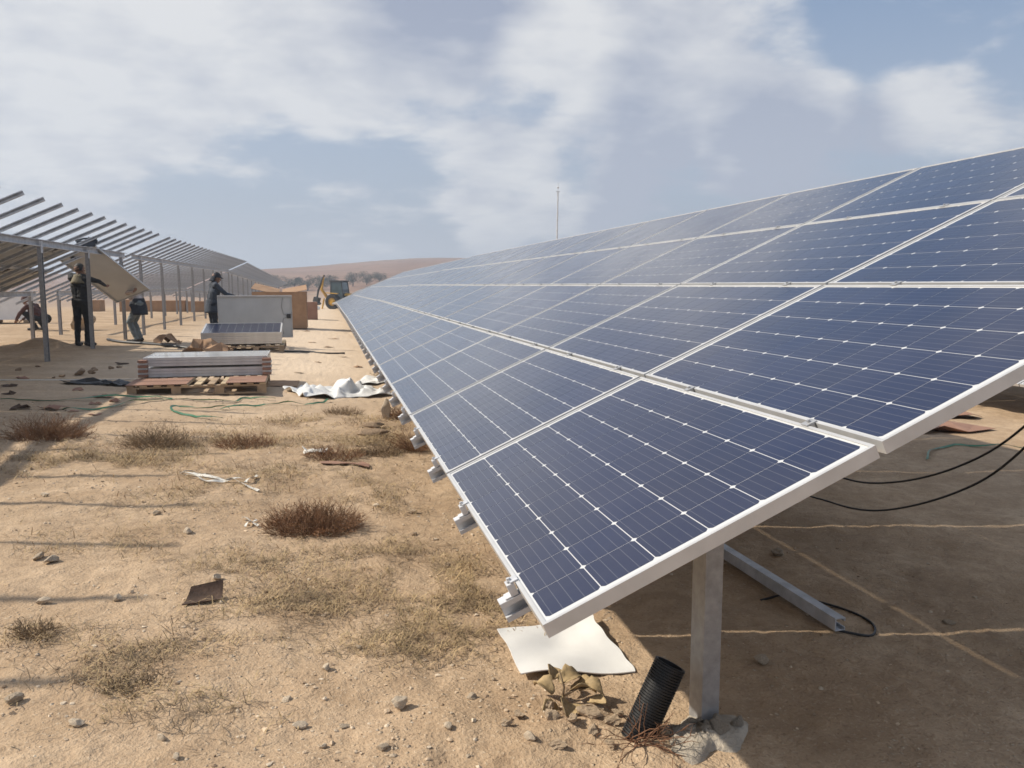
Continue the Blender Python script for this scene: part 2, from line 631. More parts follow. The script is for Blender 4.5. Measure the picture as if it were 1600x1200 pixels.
def build_ground():
    X, Y = np.meshgrid(GX, GY)
    Z = HG(X, Y)
    nx, ny = len(GX), len(GY)
    co = np.stack([X, Y, Z], -1).reshape(-1, 3).astype(np.float32)
    idx = np.arange(nx * ny).reshape(ny, nx)
    q = np.stack([idx[:-1, :-1], idx[:-1, 1:], idx[1:, 1:], idx[1:, :-1]], -1).reshape(-1, 4)
    me = bpy.data.meshes.new('ground')
    me.vertices.add(len(co))
    me.vertices.foreach_set('co', co.ravel())
    me.loops.add(q.size)
    me.loops.foreach_set('vertex_index', q.ravel().astype(np.int32))
    me.polygons.add(len(q))
    me.polygons.foreach_set('loop_start', np.arange(0, q.size, 4, dtype=np.int32))
    me.polygons.foreach_set('loop_total', np.full(len(q), 4, dtype=np.int32))
    me.polygons.foreach_set('use_smooth', np.ones(len(q), dtype=bool))
    me.materials.append(M['sandy_soil'])
    me.update(calc_edges=True)
    tag(link('ground', me), 'sandy stony ground with dry patches running out to a low red hill', kind='structure')


build_ground()

# ------------------------------------------------------------------ solar tables
TILT = R(24.4)
CT, ST = math.cos(TILT), math.sin(TILT)
PW, PH, PT = 1.65, 0.985, 0.038       # panel along the row, up the slope, frame depth
UP_, ROWS = 1.67, (0.0, 1.006, 2.009, 3.005)
CP = 0.1585
Q_SLOPE = Matrix(((0, CT, -ST), (1, 0, 0), (0, ST, CT)))   # panel local (u, v, n) -> table local


def slope_pt(u, v, n=0.0):
    return Q_SLOPE @ Vector((u, v, n))


def oct_cell(h=0.0782, k=0.0778, ch=0.0088):
    return [(-h + ch, -k), (h - ch, -k), (h, -k + ch), (h, k - ch), (h - ch, k), (-h + ch, k), (-h, k - ch), (-h, -k + ch)]


def cell_mesh(cells, name):
    """cells: list of centre points; each one an eight-cornered wafer with UVs"""
    me = bpy.data.meshes.new(name)
    vs, fs, uvs = [], [], []
    pr = oct_cell()
    for (cx, cy, cz) in cells:
        o = len(vs)
        vs += [(cx + a, cy + b, cz) for a, b in pr] + [(cx + a, cy + b, cz - 0.0004) for a, b in pr]
        fs.append(tuple(range(o, o + 8)))
        uvs += [((a + 0.0775) / 0.155, (b + 0.0775) / 0.155) for a, b in pr]
        for i in range(8):
            j = (i + 1) % 8
            fs.append((o + i, o + 8 + i, o + 8 + j, o + j))
            uvs += [(0.5, 0.0)] * 4
    me.from_pydata(vs, [], fs)
    ul = me.uv_layers.new(name='UVMap')
    ul.data.foreach_set('uv', [c for p in uvs for c in p])
    me.materials.append(M['solar_cell'])
    me.update()
    return me


def laminate(mb):
    """backsheet plate: white face up, grey face down"""
    z0, z1 = -0.0085, -0.0040
    x0, x1, y0, y1 = 0.004, PW - 0.004, 0.004, PH - 0.004
    mb.add([(x0, y0, z1), (x1, y0, z1), (x1, y1, z1), (x0, y1, z1)], [(0, 1, 2, 3)], 0)
    mb.add([(x0, y0, z0), (x1, y0, z0), (x1, y1, z0), (x0, y1, z0)], [(3, 2, 1, 0)], 1)


def frame_profile(mb, mi=0):
    """hollow rectangle of frame bars: outer wall, top lip, inner flange at the foot"""
    def bar(x0, x1, y0, y1, z0, z1):
        mb.box(((x0 + x1) / 2, (y0 + y1) / 2, (z0 + z1) / 2), (x1 - x0, y1 - y0, z1 - z0), None, mi)
    t = 0.011
    bar(0, PW, 0, t, -PT, 0)
    bar(0, PW, PH - t, PH, -PT, 0)
    bar(0, t, t, PH - t, -PT, -0.0003)
    bar(PW - t, PW, t, PH - t, -PT, -0.0003)
    f = 0.030
    bar(t, PW - t, t, f, -PT, -PT + 0.002)
    bar(t, PW - t, PH - f, PH - t, -PT, -PT + 0.002)


CELLC = [(0.0325 + CP * (i + 0.5), PH / 2 + CP * (j - 2.5), -0.0035) for i in range(10) for j in range(6)]
_mb = MB()
laminate(_mb)
ME_LAM = _mb.mesh('solar_panel', ['backsheet', 'panel_back'], fix=False)
_mb = MB()
frame_profile(_mb)
ME_FRAME = _mb.mesh('frame', ['aluminium_frame'])
ME_CELL = cell_mesh([(0, 0, 0)], 'cell')
ME_CELLS = cell_mesh(CELLC, 'cell_sheet')
_mb = MB()
_mb.box((0, 0, -0.014), (0.10, 0.085, 0.022))
_mb.box((0.0, -0.047, -0.014), (0.06, 0.012, 0.014))
for sx in (-1, 1):
    _mb.tube([(sx * 0.03, -0.05, -0.014), (sx * 0.05, -0.12, -0.018), (sx * 0.22, -0.16, -0.014), (sx * 0.42, -0.13, -0.013)], 0.0035, 6)
ME_JBOX = _mb.mesh('junction_box', ['black_plastic'])


def panel_matrix(u, v, n=0.0):
    m = Q_SLOPE.to_4x4()
    m.translation = slope_pt(u, v, n)
    return m


def add_panel(parent, matrix, detail, top=False, jbox=False):
    """detail 2: every cell an object; 1: frame and one sheet of cells; 0: one mesh"""
    p = link('solar_panel', ME_LAM, parent)
    p.matrix_local = matrix
    link('frame', ME_FRAME, p)
    if detail == 2:
        for c in CELLC:
            link('cell', ME_CELL, p, c)
    elif detail == 1:
        c = link('cell_sheet', ME_CELLS, p)
        c['kind'] = 'stuff'
    if jbox:
        link('junction_box', ME_JBOX, p, (PW / 2, PH - 0.12, -0.0085))
    return p


# rails, clamps, posts and beams shared by every table
RW, RH, RT = 0.042, 0.060, 0.004
CPROF = [(-RW / 2, 0), (-RW / 2, -RH), (RW / 2, -RH), (RW / 2, -RH + 0.016), (RW / 2 - RT, -RH + 0.016), (RW / 2 - RT, -RH + RT),
         (-RW / 2 + RT, -RH + RT), (-RW / 2 + RT, -RT), (RW / 2 - RT, -RT), (RW / 2 - RT, -0.016), (RW / 2, -0.016), (RW / 2, 0)]
V0, V1 = -0.066, 4.03
RAIL_N = -PT - 0.001
_mb = MB()
_mb.extrude(CPROF, slope_pt(0, V0, RAIL_N), slope_pt(0, V1, RAIL_N), up=slope_pt(0, 0, 1))
ME_RAIL = _mb.mesh('rail', ['galvanised'])
_mb = MB()                                   # end clamp: a Z-shaped lip with its bolt
q3 = Q_SLOPE
_mb.box(slope_pt(0, -0.016, -0.019), (0.036, 0.022, 0.036), q3)
_mb.box(slope_pt(0, -0.002, 0.0022), (0.036, 0.024, 0.004), q3)
_mb.box(slope_pt(0, -0.036, -0.036), (0.036, 0.018, 0.004), q3)
_mb.lathe([(0, 0.013), (0.006, 0.013), (0.006, 0.007), (0.009, 0.007), (0.009, 0.002)], slope_pt(0, -0.014, -0.001), slope_pt(0, 0, 1), 6)
ME_ECLAMP = _mb.mesh('end_clamp', ['galvanised'])
_mb = MB()
_mb.box(slope_pt(0, 0, 0.0022), (0.034, 0.036, 0.003), q3)
_mb.box(slope_pt(0, 0, -0.016), (0.036, 0.014, 0.034), q3)
_mb.lathe([(0, 0.007), (0.0055, 0.007), (0.0055, 0.0)], slope_pt(0, 0, 0.0038), slope_pt(0, 0, 1), 6)
ME_MCLAMP = _mb.mesh('mid_clamp', ['bolt_steel'])
PPROF = [(-0.050, -0.032), (0.050, -0.032), (0.050, 0.032), (0.032, 0.032), (0.032, 0.028), (0.046, 0.028), (0.046, -0.028), (-0.046, -0.028), (-0.046, 0.028), (-0.032, 0.028), (-0.032, 0.032), (-0.050, 0.032)]
BPROF = [(-0.03, 0), (0.03, 0), (0.03, -0.014), (0.026, -0.014), (0.026, -0.004), (-0.026, -0.004), (-0.026, -0.116), (0.026, -0.116), (0.026, -0.106), (0.03, -0.106), (0.03, -0.12), (-0.03, -0.12)]
VF, VR = 0.795, 3.03                           # where the two beams cross under the rails


def post_mesh(h, name='post'):
    mb = MB()
    mb.extrude(PPROF, (0, 0, -0.35), (0, 0, h), up=(1, 0, 0))
    return mb.mesh(name, ['post_steel'])


def solar_table(name, label, X0, Y0, Z0, ncol, pitch=0.0, rails_only=False, filled=None, near=0, clamps=0, group=None, rail_off=0.32, nrail=None, jbox=False, det=1, post0=0.67, vshift=0.0):
    t = empty(name, (X0, Y0, Z0), (pitch, 0, 0))
    tag(t, label, 'solar table', group)
    L = ncol * UP_ - 0.02
    for c in range(ncol):
        for r in range(4):
            if filled is not None and not filled(c, r):
                continue
            d = 2 if c < near else det
            add_panel(t, panel_matrix(c * UP_ + rnd.uniform(-.001, .001), ROWS[r] + vshift, rnd.uniform(-.0012, .0012)), d, jbox=jbox)
    nrail = nrail or ncol * 2
    for k in range(nrail):
        u = rail_off + 0.835 * k
        link('rail', ME_RAIL, t, (0, u, 0))
        if filled is None and k < clamps:
            link('end_clamp', ME_ECLAMP, t, (0, u, 0))
            if k < 14:
                for r in range(3):
                    link('mid_clamp', ME_MCLAMP, t, slope_pt(u, (ROWS[r] + PH + ROWS[r + 1]) / 2))
    for v in (VF, VR):
        ys = post0 - 0.045 if v == VF else 0.05
        b = slope_pt(0, v, RAIL_N - RH - 0.002)
        mb = MB()
        mb.extrude(BPROF, (b.x, ys, b.z), (b.x, L - 0.05, b.z))
        mb.build('beam', 'galvanised', t)
        npst = max(2, int(round((L - 1.3) / 2.89)) + 1)
        hh = []
        for k in range(npst):
            y = post0 + 2.89 * k
            if y > L - 0.1:
                break
            gzz = float(HB(X0 + b.x, Y0 + y)) - (Z0 + y * math.sin(pitch))
            h = b.z - 0.121 - gzz
            pm = post_mesh(h)
            link('post', pm, t, (b.x, y, gzz))
            mb = MB()
            mb.box((b.x + 0.033, y, b.z - 0.13), (0.006, 0.11, 0.20))
            mb.box((b.x, y, b.z - 0.1245), (0.085, 0.12, 0.006))
            mb.lathe([(0, 0.012), (0.012, 0.012), (0.012, 0)], (b.x + 0.036, y, b.z - 0.06), (1, 0, 0), 6)
            mb.build('post_bracket', 'galvanised', t)
    return t


XR, ZR = 0.4914, 0.6776
solar_table('solar_table', 'finished table of blue solar panels on the lone steel post beside the black pipe', XR, 1.852, ZR, 13, 0.0, near=3, clamps=26, group='tables of the finished row')
FAR = [(23.98, 0.66, -0.0045, 'second table of panels in the finished row, past the dark gap'),
       (46.0, 0.54, -0.0215, 'third table of panels in the finished row, where the land dips'),
       (68.0, 0.05, -0.0205, 'fourth table of panels in the finished row, sloping down towards the yellow digger'),
       (90.0, -0.42, -0.020, 'last table of panels at the far end of the finished row')]
for y0, z0, pt, lab in FAR:
    solar_table('solar_table', lab, XR, y0, z0, 13, pt, clamps=0, group='tables of the finished row')
# the next row to the east, mostly hidden
solar_table('solar_table', 'low panel table of the neighbouring row seen under the raised panel edge', 8.66, -1.2, 0.23, 13, 0.0)
# the row still being built
XL, ZL = -7.61, 1.125
LEFT = [(0.42, ZL, 0.0, 13, lambda c, r: r < 3 and c < (11 if r == 2 else 12), 'half covered rack of sloping rails behind the two workers lifting a panel'),
        (22.75, ZL - 0.005, -0.001, 13, lambda c, r: False, 'bare rack of sloping rails behind the man in the dark jacket'),
        (44.46, ZL - 0.09, -0.022, 13, lambda c, r: False, 'bare rail rack where the unfinished row starts to dip'),
        (66.17, ZL - 0.575, -0.022, 13, lambda c, r: False, 'last bare rail rack, at the foot of the red hill')]
for y0, z0, pt, nc, fl, lab in LEFT:
    solar_table('solar_rack', lab, XL, y0, z0, nc, pt, filled=fl, group='racks of the unfinished row', post0=0.9, jbox=(y0 < 1), rail_off=0.21, nrail=26, vshift=-0.2)


# ------------------------------------------------------------------ small builders
def ico(sub, seed, squash=(1, 1, 1), amp=0.28, freq=2.3):
    bm = bmesh.new()
    bmesh.ops.create_icosphere(bm, subdivisions=sub, radius=1.0)
    rs = np.random.RandomState(seed)
    planes = [(Vector(rs.randn(3)).normalized(), rs.uniform(0.42, 0.85)) for _ in range(11)]
    off = rs.rand(3) * 20
    for v in bm.verts:
        p = v.co.copy()
        for n, d in planes:                       # chip flat faces off the lump
            k = p.dot(n) - d
            if k > 0:
                p -= n * k * 0.95
        q = p * freq
        s = float(vnoise(np.array([q.x + off[0] + q.z]), np.array([q.y + off[1] - q.z * 0.7]))[0])
        p *= 1 + amp * s
        v.co = (p.x * squash[0], p.y * squash[1], p.z * squash[2])
    me = bpy.data.meshes.new('stone')
    bm.to_mesh(me)
    bm.free()
    return me


STONES = []


def stone(x, y, s, m, label, group=None, squash=(1, 0.85, 0.6), sub=3, name='stone', sink=0.35, rz=None):
    me = ico(sub, len(STONES) * 7 + 3, squash, 0.75 if name == 'soil_clod' else 0.34, 3.6 if name == 'soil_clod' else 2.3)
    me.materials.append(M[m])
    STONES.append(me)
    o = link(name, me, None, (x, y, gz(x, y) + s * squash[2] * (1 - sink) * 0.85), (0, 0, rz if rz is not None else rnd.uniform(0, 6.3)))
    o.scale = (s, s, s)
    tag(o, label, 'stone', group)
    return o


def ribbon(name, pts, wd, m, label, cat, group=None, th=0.0015, zoff=0.006, lift=None):
    """a flat strap lying along points on the ground"""
    P = []
    n = len(pts)
    for i in range(n - 1):
        for t in np.linspace(0, 1, 7)[:-1 if i < n - 2 else None]:
            a, b = pts[max(i - 1, 0)], pts[i]
            c, d = pts[i + 1], pts[min(i + 2, n - 1)]
            f = lambda k: 0.5 * (2 * b[k] + (c[k] - a[k]) * t + (2 * a[k] - 5 * b[k] + 4 * c[k] - d[k]) * t * t + (3 * b[k] - a[k] - 3 * c[k] + d[k]) * t ** 3)
            P.append((f(0), f(1)))
    mb = MB()
    k = len(P)
    vs = []
    for i, (x, y) in enumerate(P):
        a, b = P[max(i - 1, 0)], P[min(i + 1, k - 1)]
        dx, dy = b[0] - a[0], b[1] - a[1]
        l = math.hypot(dx, dy) or 1
        nx, ny = -dy / l, dx / l
        tw = 0.6 * math.sin(i * 0.35 + len(pts))
        z = gz(x, y) + zoff + (lift * max(0, math.sin(i * 0.5)) if lift else 0)
        for sg in (-1, 1):
            for zz in (0, th):
                vs.append((x + nx * wd / 2 * sg * math.cos(tw), y + ny * wd / 2 * sg * math.cos(tw), z + zz + sg * wd / 2 * math.sin(tw)))
    fs = []
    for i in range(k - 1):
        o = i * 4
        fs += [(o, o + 4, o + 6, o + 2), (o + 1, o + 3, o + 7, o + 5), (o, o + 1, o + 5, o + 4), (o + 2, o + 6, o + 7, o + 3)]
    mb.add(vs, fs)
    o = mb.build(name, m)
    tag(o, label, cat, group)
    return o


def cable(name, pts, r, m, label, group=None, onground=False, cat='cable'):
    P = []
    n = len(pts)
    pts = [Vector(p) if len(p) == 3 else Vector((p[0], p[1], gz(p[0], p[1]) + r * 0.8)) for p in pts]
    for i in range(n - 1):
        a, b = pts[max(i - 1, 0)], pts[i]
        c, d = pts[i + 1], pts[min(i + 2, n - 1)]
        for t in np.linspace(0, 1, 9)[:-1 if i < n - 2 else None]:
            P.append(0.5 * (2 * b + (c - a) * t + (2 * a - 5 * b + 4 * c - d) * t * t + (3 * b - a - 3 * c + d) * t ** 3))
    mb = MB()
    mb.tube(P, r, 8)
    return tag(mb.build(name, m, smooth=True), label, cat, group)


def sheet(name, fn, nu, nv, m, th=0.004, smooth=True):
    """a sheet with real thickness, fn(u, v) -> point"""
    mb = MB()
    vs = [fn(i / nu, j / nv) for j in range(nv + 1) for i in range(nu + 1)]
    fs = [(j * (nu + 1) + i, j * (nu + 1) + i + 1, (j + 1) * (nu + 1) + i + 1, (j + 1) * (nu + 1) + i) for j in range(nv) for i in range(nu)]
    mb.add(vs, fs)
    o = mb.build(name, m, smooth=smooth)
    sd = o.modifiers.new('thickness', 'SOLIDIFY')
    sd.thickness = th
    sd.offset = 1.0
    if smooth:
        es = o.modifiers.new('crisp_edges', 'EDGE_SPLIT')
        es.split_angle = R(40)
    return o


# ------------------------------------------------------------------ things round the near post
def near_things():
    px, py = 1.215, 2.522
    # concrete plug at the foot of the post
    mb = MB()
    n, rings = 26, 7
    vs = [(0, 0, 0.052)]
    for k in range(1, rings + 1):
        for j in range(n):
            t = 2 * math.pi * j / n
            r = (0.165 + 0.05 * math.sin(t * 2 + 1) + 0.025 * math.sin(t * 5)) * k / rings
            h = 0.052 * (1 - (k / rings) ** 2.2) + 0.010 * rnd.uniform(-1, 1) - (0.03 if k == rings else 0)
            vs.append((r * math.cos(t), r * math.sin(t) - 0.03, h))
    fs = [(0, 1 + j, 1 + (j + 1) % n) for j in range(n)]
    for k in range(rings - 1):
        for j in range(n):
            a = 1 + k * n
            fs.append((a + j, a + n + j, a + n + (j + 1) % n, a + (j + 1) % n))
    mb.add(vs, fs)
    o = mb.build('concrete_footing', 'concrete', loc=(px - 0.01, py - 0.06, gz(px, py - 0.1) - 0.005), smooth=True)
    tag(o, 'lumpy grey concrete poured round the foot of the steel post', 'footing')
    for (x, y, s, sq) in ((1.272, 2.418, 0.046, (1.1, 0.7, 0.62)), (1.338, 2.432, 0.033, (0.9, 0.8, 0.75))):
        o = stone(x, y, s, 'concrete', 'broken lump of concrete against the foot of the steel post', 'concrete lumps at the post', sq, name='concrete_lump', sink=0.0)
        o.location.z = gz(x, y) + 0.045
    # black corrugated pipe leaning on the post
    a = Vector((0.985, 2.475, gz(0.985, 2.475) - 0.03))
    b = Vector((1.115, 2.495, 0.21))
    ax = (b - a).normalized()
    L = (b - a).length
    prof = [(0.047, 0.0)]
    nrib = 30
    for k in range(nrib):
        z = L * k / nrib
        d = L / nrib
        prof += [(0.0500, z + d * 0.05), (0.0555, z + d * 0.25), (0.0555, z + d * 0.65), (0.0500, z + d * 0.85)]
    prof += [(0.0545, L), (0.046, L), (0.046, L - 0.25)]
    mb = MB()
    mb.lathe(prof, a, ax, 26)
    tag(mb.build('corrugated_pipe', 'black_plastic', smooth=False), 'short black corrugated pipe leaning against the steel post', 'pipe')
    # torn-out roots at the foot of the pipe
    mb = MB()
    for k in range(28):
        x0, y0 = 0.965 + rnd.uniform(-.03, .03), 2.42 + rnd.uniform(-.03, .03)
        p = Vector((x0, y0, gz(x0, y0) + 0.01))
        d = Vector((rnd.uniform(-1, 1) + 0.25, rnd.uniform(-1, 0.7), rnd.uniform(0.0, 0.9))).normalized()
        pts = [p.copy()]
        L = rnd.uniform(0.10, 0.25)
        for q in range(7):
            d = (d + Vector((rnd.uniform(-.5, .5), rnd.uniform(-.5, .5), rnd.uniform(-.4, .25)))).normalized()
            p = p + d * L / 7
            p.z = max(p.z, gz(p.x, p.y) + 0.003)
            pts.append(p.copy())
            if rnd.random() < 0.35:
                e = p + (d + Vector((rnd.uniform(-1, 1), rnd.uniform(-1, 1), rnd.uniform(-.3, .6)))).normalized() * 0.05
                mb.tube([p, (p + e) / 2 + Vector((0, 0, .006)), e], [0.0016, 0.0012, 0.0007], 4)
        r0 = rnd.uniform(0.0014, 0.0032)
        mb.tube(pts, [r0 * (1 - 0.8 * i / 7) for i in range(8)], 5)
    tag(mb.build('dry_roots', 'root_brown', smooth=True), 'tangle of thin brown dead roots at the foot of the black pipe', 'roots')
    # curled dry leaves
    t = empty('dry_plant', (0.80, 2.745, gz(0.80, 2.745)))
    tag(t, 'withered plant with curled yellow leaves in front of the white sheet', 'plant')
    for k, (dx, dy, dz, yaw, s) in enumerate(((0.0, 0.03, 0.085, 0.3, 0.075), (-.035, -.01, 0.05, 2.2, 0.07), (0.07, 0.0, 0.05, -0.5, 0.07), (0.02, -.05, 0.02, 4.3, 0.085), (-.03, -.06, 0.02, 3.6, 0.06), (0.09, -.05, 0.015, 5.4, 0.06), (-.02, 0.05, 0.10, 1.3, 0.055), (0.035, 0.01, 0.045, 5.8, 0.08))):
        q = Euler((rnd.uniform(-.5, .5), rnd.uniform(-.6, .2), yaw)).to_matrix()
        mb = MB()
        nu, nv = 8, 6
        vs = []
        for j in range(nv + 1):
            for i in range(nu + 1):
                u, v = i / nu, j / nv * 2 - 1
                wd = math.sin(math.pi * min(1, u * 0.94 + 0.06)) ** 0.7 * 0.42 * (1 + 0.14 * math.sin(u * 17 + k))
                p = Vector((u, v * wd, 0.55 * v * v * wd + 0.35 * math.sin(u * 2.8) * (0.5 + 0.5 * math.sin(k)) + 0.03 * math.sin(9 * v + 8 * u)))
                vs.append(q @ (p * s * 1.25) + Vector((dx, dy, dz * 0.62)))
        fs = [(j * (nu + 1) + i, j * (nu + 1) + i + 1, (j + 1) * (nu + 1) + i + 1, (j + 1) * (nu + 1) + i) for j in range(nv) for i in range(nu)]
        mb.add(vs, fs)
        o = mb.build('leaf', 'dry_leaf', t, smooth=True)
        sd = o.modifiers.new('thickness', 'SOLIDIFY')
        sd.thickness = 0.002
    mb = MB()
    mb.tube([(0, 0, -0.02), (0.01, 0.0, 0.05), (0.0, 0.03, 0.10)], [0.006, 0.005, 0.003], 6)
    mb.tube([(0, 0, 0.01), (0.05, -0.01, 0.04), (0.08, -0.01, 0.05)], [0.005, 0.004, 0.002], 6)
    mb.build('stem', 'dry_twig_grey', t, smooth=True)

    # white sheet
    A, B, C, D = Vector((0.695, 3.40, 0)), Vector((0.700, 2.965, 0)), Vector((1.160, 2.930, 0)), Vector((1.135, 3.50, 0))

    def fn(u, v):
        p = (B * (1 - u) + C * u) * (1 - v) + (A * (1 - u) + D * u) * v
        p.x += 0.012 * math.sin(v * 7.5) * u + 0.004 * math.sin(v * 23) * u
        p.y += 0.010 * math.sin(u * 11) * v
        z = float(HB(p.x, p.y)) + 0.014 + 0.010
        z += 0.05 * max(0, u - 0.8) ** 1.5 * 6 * v + 0.008 * math.sin(u * 5 + v * 3) + 0.006 * math.sin(7 * u - 9 * v) + 0.012 * v * u * math.sin(u * 9)
        return (p.x, p.y, z)
    tag(sheet('white_sheet', fn, 40, 36, 'white_sheet', 0.004), 'white plastic sheet lying on the ground under the panel corner', 'sheet')

    # loose channel and cables under the table
    mb = MB()
    p0 = Vector((2.250, 3.18, gz(2.25, 3.18) + 0.075))
    p1 = Vector((2.195, 4.85, gz(2.19, 4.85) + 0.080))
    mb.extrude([(a * 1.25, b) for a, b in CPROF], p0, p1)
    t = mb.build('steel_channel', 'galvanised')
    tag(t, 'loose galvanised steel channel lying on the shaded ground under the panels', 'channel')
    cable('ground_cable', [(2.10, 3.62), (2.28, 3.66), (2.46, 3.50), (2.50, 3.30), (2.40, 3.16), (2.26, 3.20)], 0.006, 'cable_black', 'thin black cable curled round the end of the loose steel channel')
    cable('hanging_cable', [(3.2, 6.1, 1.55), (3.2, 5.9, 0.75), (3.2, 5.2, 0.32), (3.2, 4.55, 0.27), (3.2, 4.07, 0.36), (3.2, 3.59, 0.56), (3.2, 3.21, 0.83), (3.2, 2.75, 1.35)], 0.006, 'cable_black', 'upper of two black cables hanging slack under the panels', 'cables slung under the table')
    cable('hanging_cable', [(3.16, 6.1, 1.55), (3.15, 5.9, 0.55), (3.15, 5.2, 0.12), (3.15, 4.62, 0.10), (3.15, 4.12, 0.18), (3.15, 3.55, 0.43), (3.15, 3.17, 0.72), (3.15, 2.7, 1.3)], 0.006, 'cable_black', 'lower of two black cables hanging slack under the panels', 'cables slung under the table')


near_things()

# ------------------------------------------------------------------ loose litter on the aisle
for (x, y, s, m) in ((0.22, 2.81, 0.036, 'stone_pale'),):
    stone(x, y, s, m, 'pale angular stone, the biggest on the bare soil left of the white sheet', None, (1.1, 0.8, 0.8), sink=0.1, rz=0.4)
PALE = [(0.48, 2.83, .024), (-0.04, 3.16, .024), (-0.86, 2.86, .030), (-1.11, 3.05, .032), (-0.57, 2.73, .020), (-0.5, 2.59, .02), (-1.44, 4.57, .05), (-1.52, 4.64, .04), (-0.85, 5.06, .036), (-0.58, 4.2, .03), (-0.99, 3.98, .026), (-0.18, 2.94, .022), (-0.13, 2.75, .026), (0.36, 2.6, .022), (0.09, 3.35, .02), (0.62, 2.48, .028), (0.14, 2.54, .022), (-1.3, 4.0, .03), (-0.05, 2.60, .018), (0.02, 2.72, .02), (-1.9, 6.0, .03), (0.3, 5.6, .03), (-1.1, 5.5, .035)]
for (x, y, s) in PALE:
    stone(x, y, s, rnd.choice(['stone_pale', 'stone_pale', 'stone_grey']), 'small pale stone lying loose on the sandy aisle', 'small stones on the sandy aisle', (1.1, 0.8, rnd.uniform(.45, .75)), 2)
for (x, y, s) in ((0.86, 2.60, .040), (0.90, 2.66, .028), (0.72, 2.60, .026), (0.93, 2.56, .034), (0.84, 2.50, .030), (0.74, 2.68, .022), (0.62, 2.66, .024), (0.88, 2.43, .026), (0.70, 2.45, .030), (0.56, 2.60, .02), (0.79, 2.56, .022), (0.97, 2.62, .024), (1.08, 2.44, .026), (1.14, 2.38, .024), (0.66, 3.9, .02), (0.60, 4.3, .022), (0.48, 4.9, .025), (0.52, 5.4, .03)):
    stone(x, y, s, 'soil_clod', 'crumbly tan clod of dug soil along the low panel edge', 'soil clods along the panel edge', (rnd.uniform(.9, 1.3), rnd.uniform(.7, 1), rnd.uniform(.5, .8)), 3, 'soil_clod', 0.3)
for (x, y, s) in ((2.27, 3.36, .02), (2.57, 4.26, .05), (1.72, 2.94, .042), (2.89, 3.25, .03)):
    stone(x, y, s, 'stone_grey', 'stone on the shaded soil under the finished panels', 'stones in the shade of the panels', (1.1, 0.8, 0.6), 2)
o = stone(0.60, 9.25, 0.105, 'stone_pale', 'upright pointed cream stone beside the low panel edge', None, (0.62, 0.45, 1.35), sink=0.15, rz=0.2)
stone(0.45, 8.55, 0.10, 'stone_brown', 'brown slab of stone in front of the pointed cream stone', 'brown slabs by the panel edge', (1.3, 0.7, 0.4), sink=0.2, rz=0.1)
stone(0.40, 8.25, 0.12, 'stone_brown', 'brown slab of stone in front of the pointed cream stone', 'brown slabs by the panel edge', (1.4, 0.6, 0.35), sink=0.2, rz=-0.2)
for (x, y, s) in ((-3.7, 13.57, .11), (-3.60, 13.80, .06), (-3.66, 14.25, .09), (-3.50, 14.55, .05), (-3.86, 13.3, .07), (-4.6, 14.62, .05), (-4.71, 14.11, .07), (-3.52, 13.62, .045), (-3.95, 13.15, .045), (-3.42, 14.75, .06)):
    stone(x, y, s, 'stone_brown', 'brown rubble stone in the shade of the half covered rack', 'rubble in the shade of the rack', (rnd.uniform(.9, 1.5), rnd.uniform(.6, 1), rnd.uniform(.35, .7)), 3, 'rubble_stone')


def bark_piece():
    zg = gz(-0.6, 3.89)

    def fn(u, v):
        a = (v - 0.35) * 1.25
        return (-0.685 + u * 0.17 + 0.03 * v * (1 - u), 3.875 + u * 0.035 + 0.075 * math.sin(a), zg + 0.006 + 0.035 * (1 - math.cos(a * 1.6)) + 0.045 * v * (0.75 + 0.25 * u))
    tag(sheet('bark_piece', fn, 10, 8, 'bark', 0.005), 'curved piece of dark brown bark on bare sand', 'bark')


bark_piece()
for pts in ([(-1.11, 6.48), (-0.98, 6.38), (-0.8, 6.27), (-0.66, 6.17), (-0.51, 5.95)], [(-1.06, 6.40), (-0.91, 6.22), (-0.78, 6.23), (-0.62, 6.24)], [(-0.62, 6.18), (-0.57, 6.30), (-0.55, 6.41)], [(-1.12, 6.50), (-1.0, 6.47), (-0.93, 6.41)]):
    ribbon('plastic_strip', pts, 0.022, 'white_strap', 'torn white plastic strip behind the round brown bush', 'strip', 'white strips behind the bush', 0.003, 0.012, 0.02)
for pts in ([(-0.56, 5.33), (-0.50, 5.24), (-0.45, 5.14)], [(-0.53, 5.16), (-0.50, 5.22), (-0.47, 5.28)]):
    ribbon('plastic_strip', pts, 0.016, 'white_strap', 'short white plastic strip at the side of the round brown bush', 'strip', 'crossed strips by the bush', 0.003, 0.012, 0.015)

GREEN = [([(-4.6, 10.95), (-3.81, 10.71), (-3.08, 10.6), (-2.46, 10.9), (-1.75, 10.76), (-1.21, 10.62), (-1.05, 10.98), (-0.68, 10.85)], 'long green packing strap along the front of the wooden pallet'),
         ([(-2.9, 9.90), (-2.7, 9.93), (-2.43, 10.19), (-2.2, 10.6), (-1.9, 10.75)], 'green packing strap running back to the left end of the pallet'),
         ([(-1.15, 10.05), (-1.35, 10.05), (-1.69, 10.16), (-1.76, 9.85), (-1.48, 9.44), (-1.13, 9.23)], 'looped green packing strap on open sand in front of the pallet'),
         ([(-1.25, 9.98), (-0.9, 10.25), (-0.66, 10.48), (-0.35, 10.4), (-0.10, 10.62), (-0.02, 10.8)], 'green packing strap ending at the white plastic film'),
         ([(5.6, 6.7), (6.0, 7.1), (6.6, 7.3), (7.0, 7.0)], 'green strap on the sunlit sand behind the panel table')]
for pts, lab in GREEN:
    ribbon('packing_strap', pts, 0.026, 'green_strap', lab, 'strap', 'green packing straps', 0.003, 0.014, 0.03)


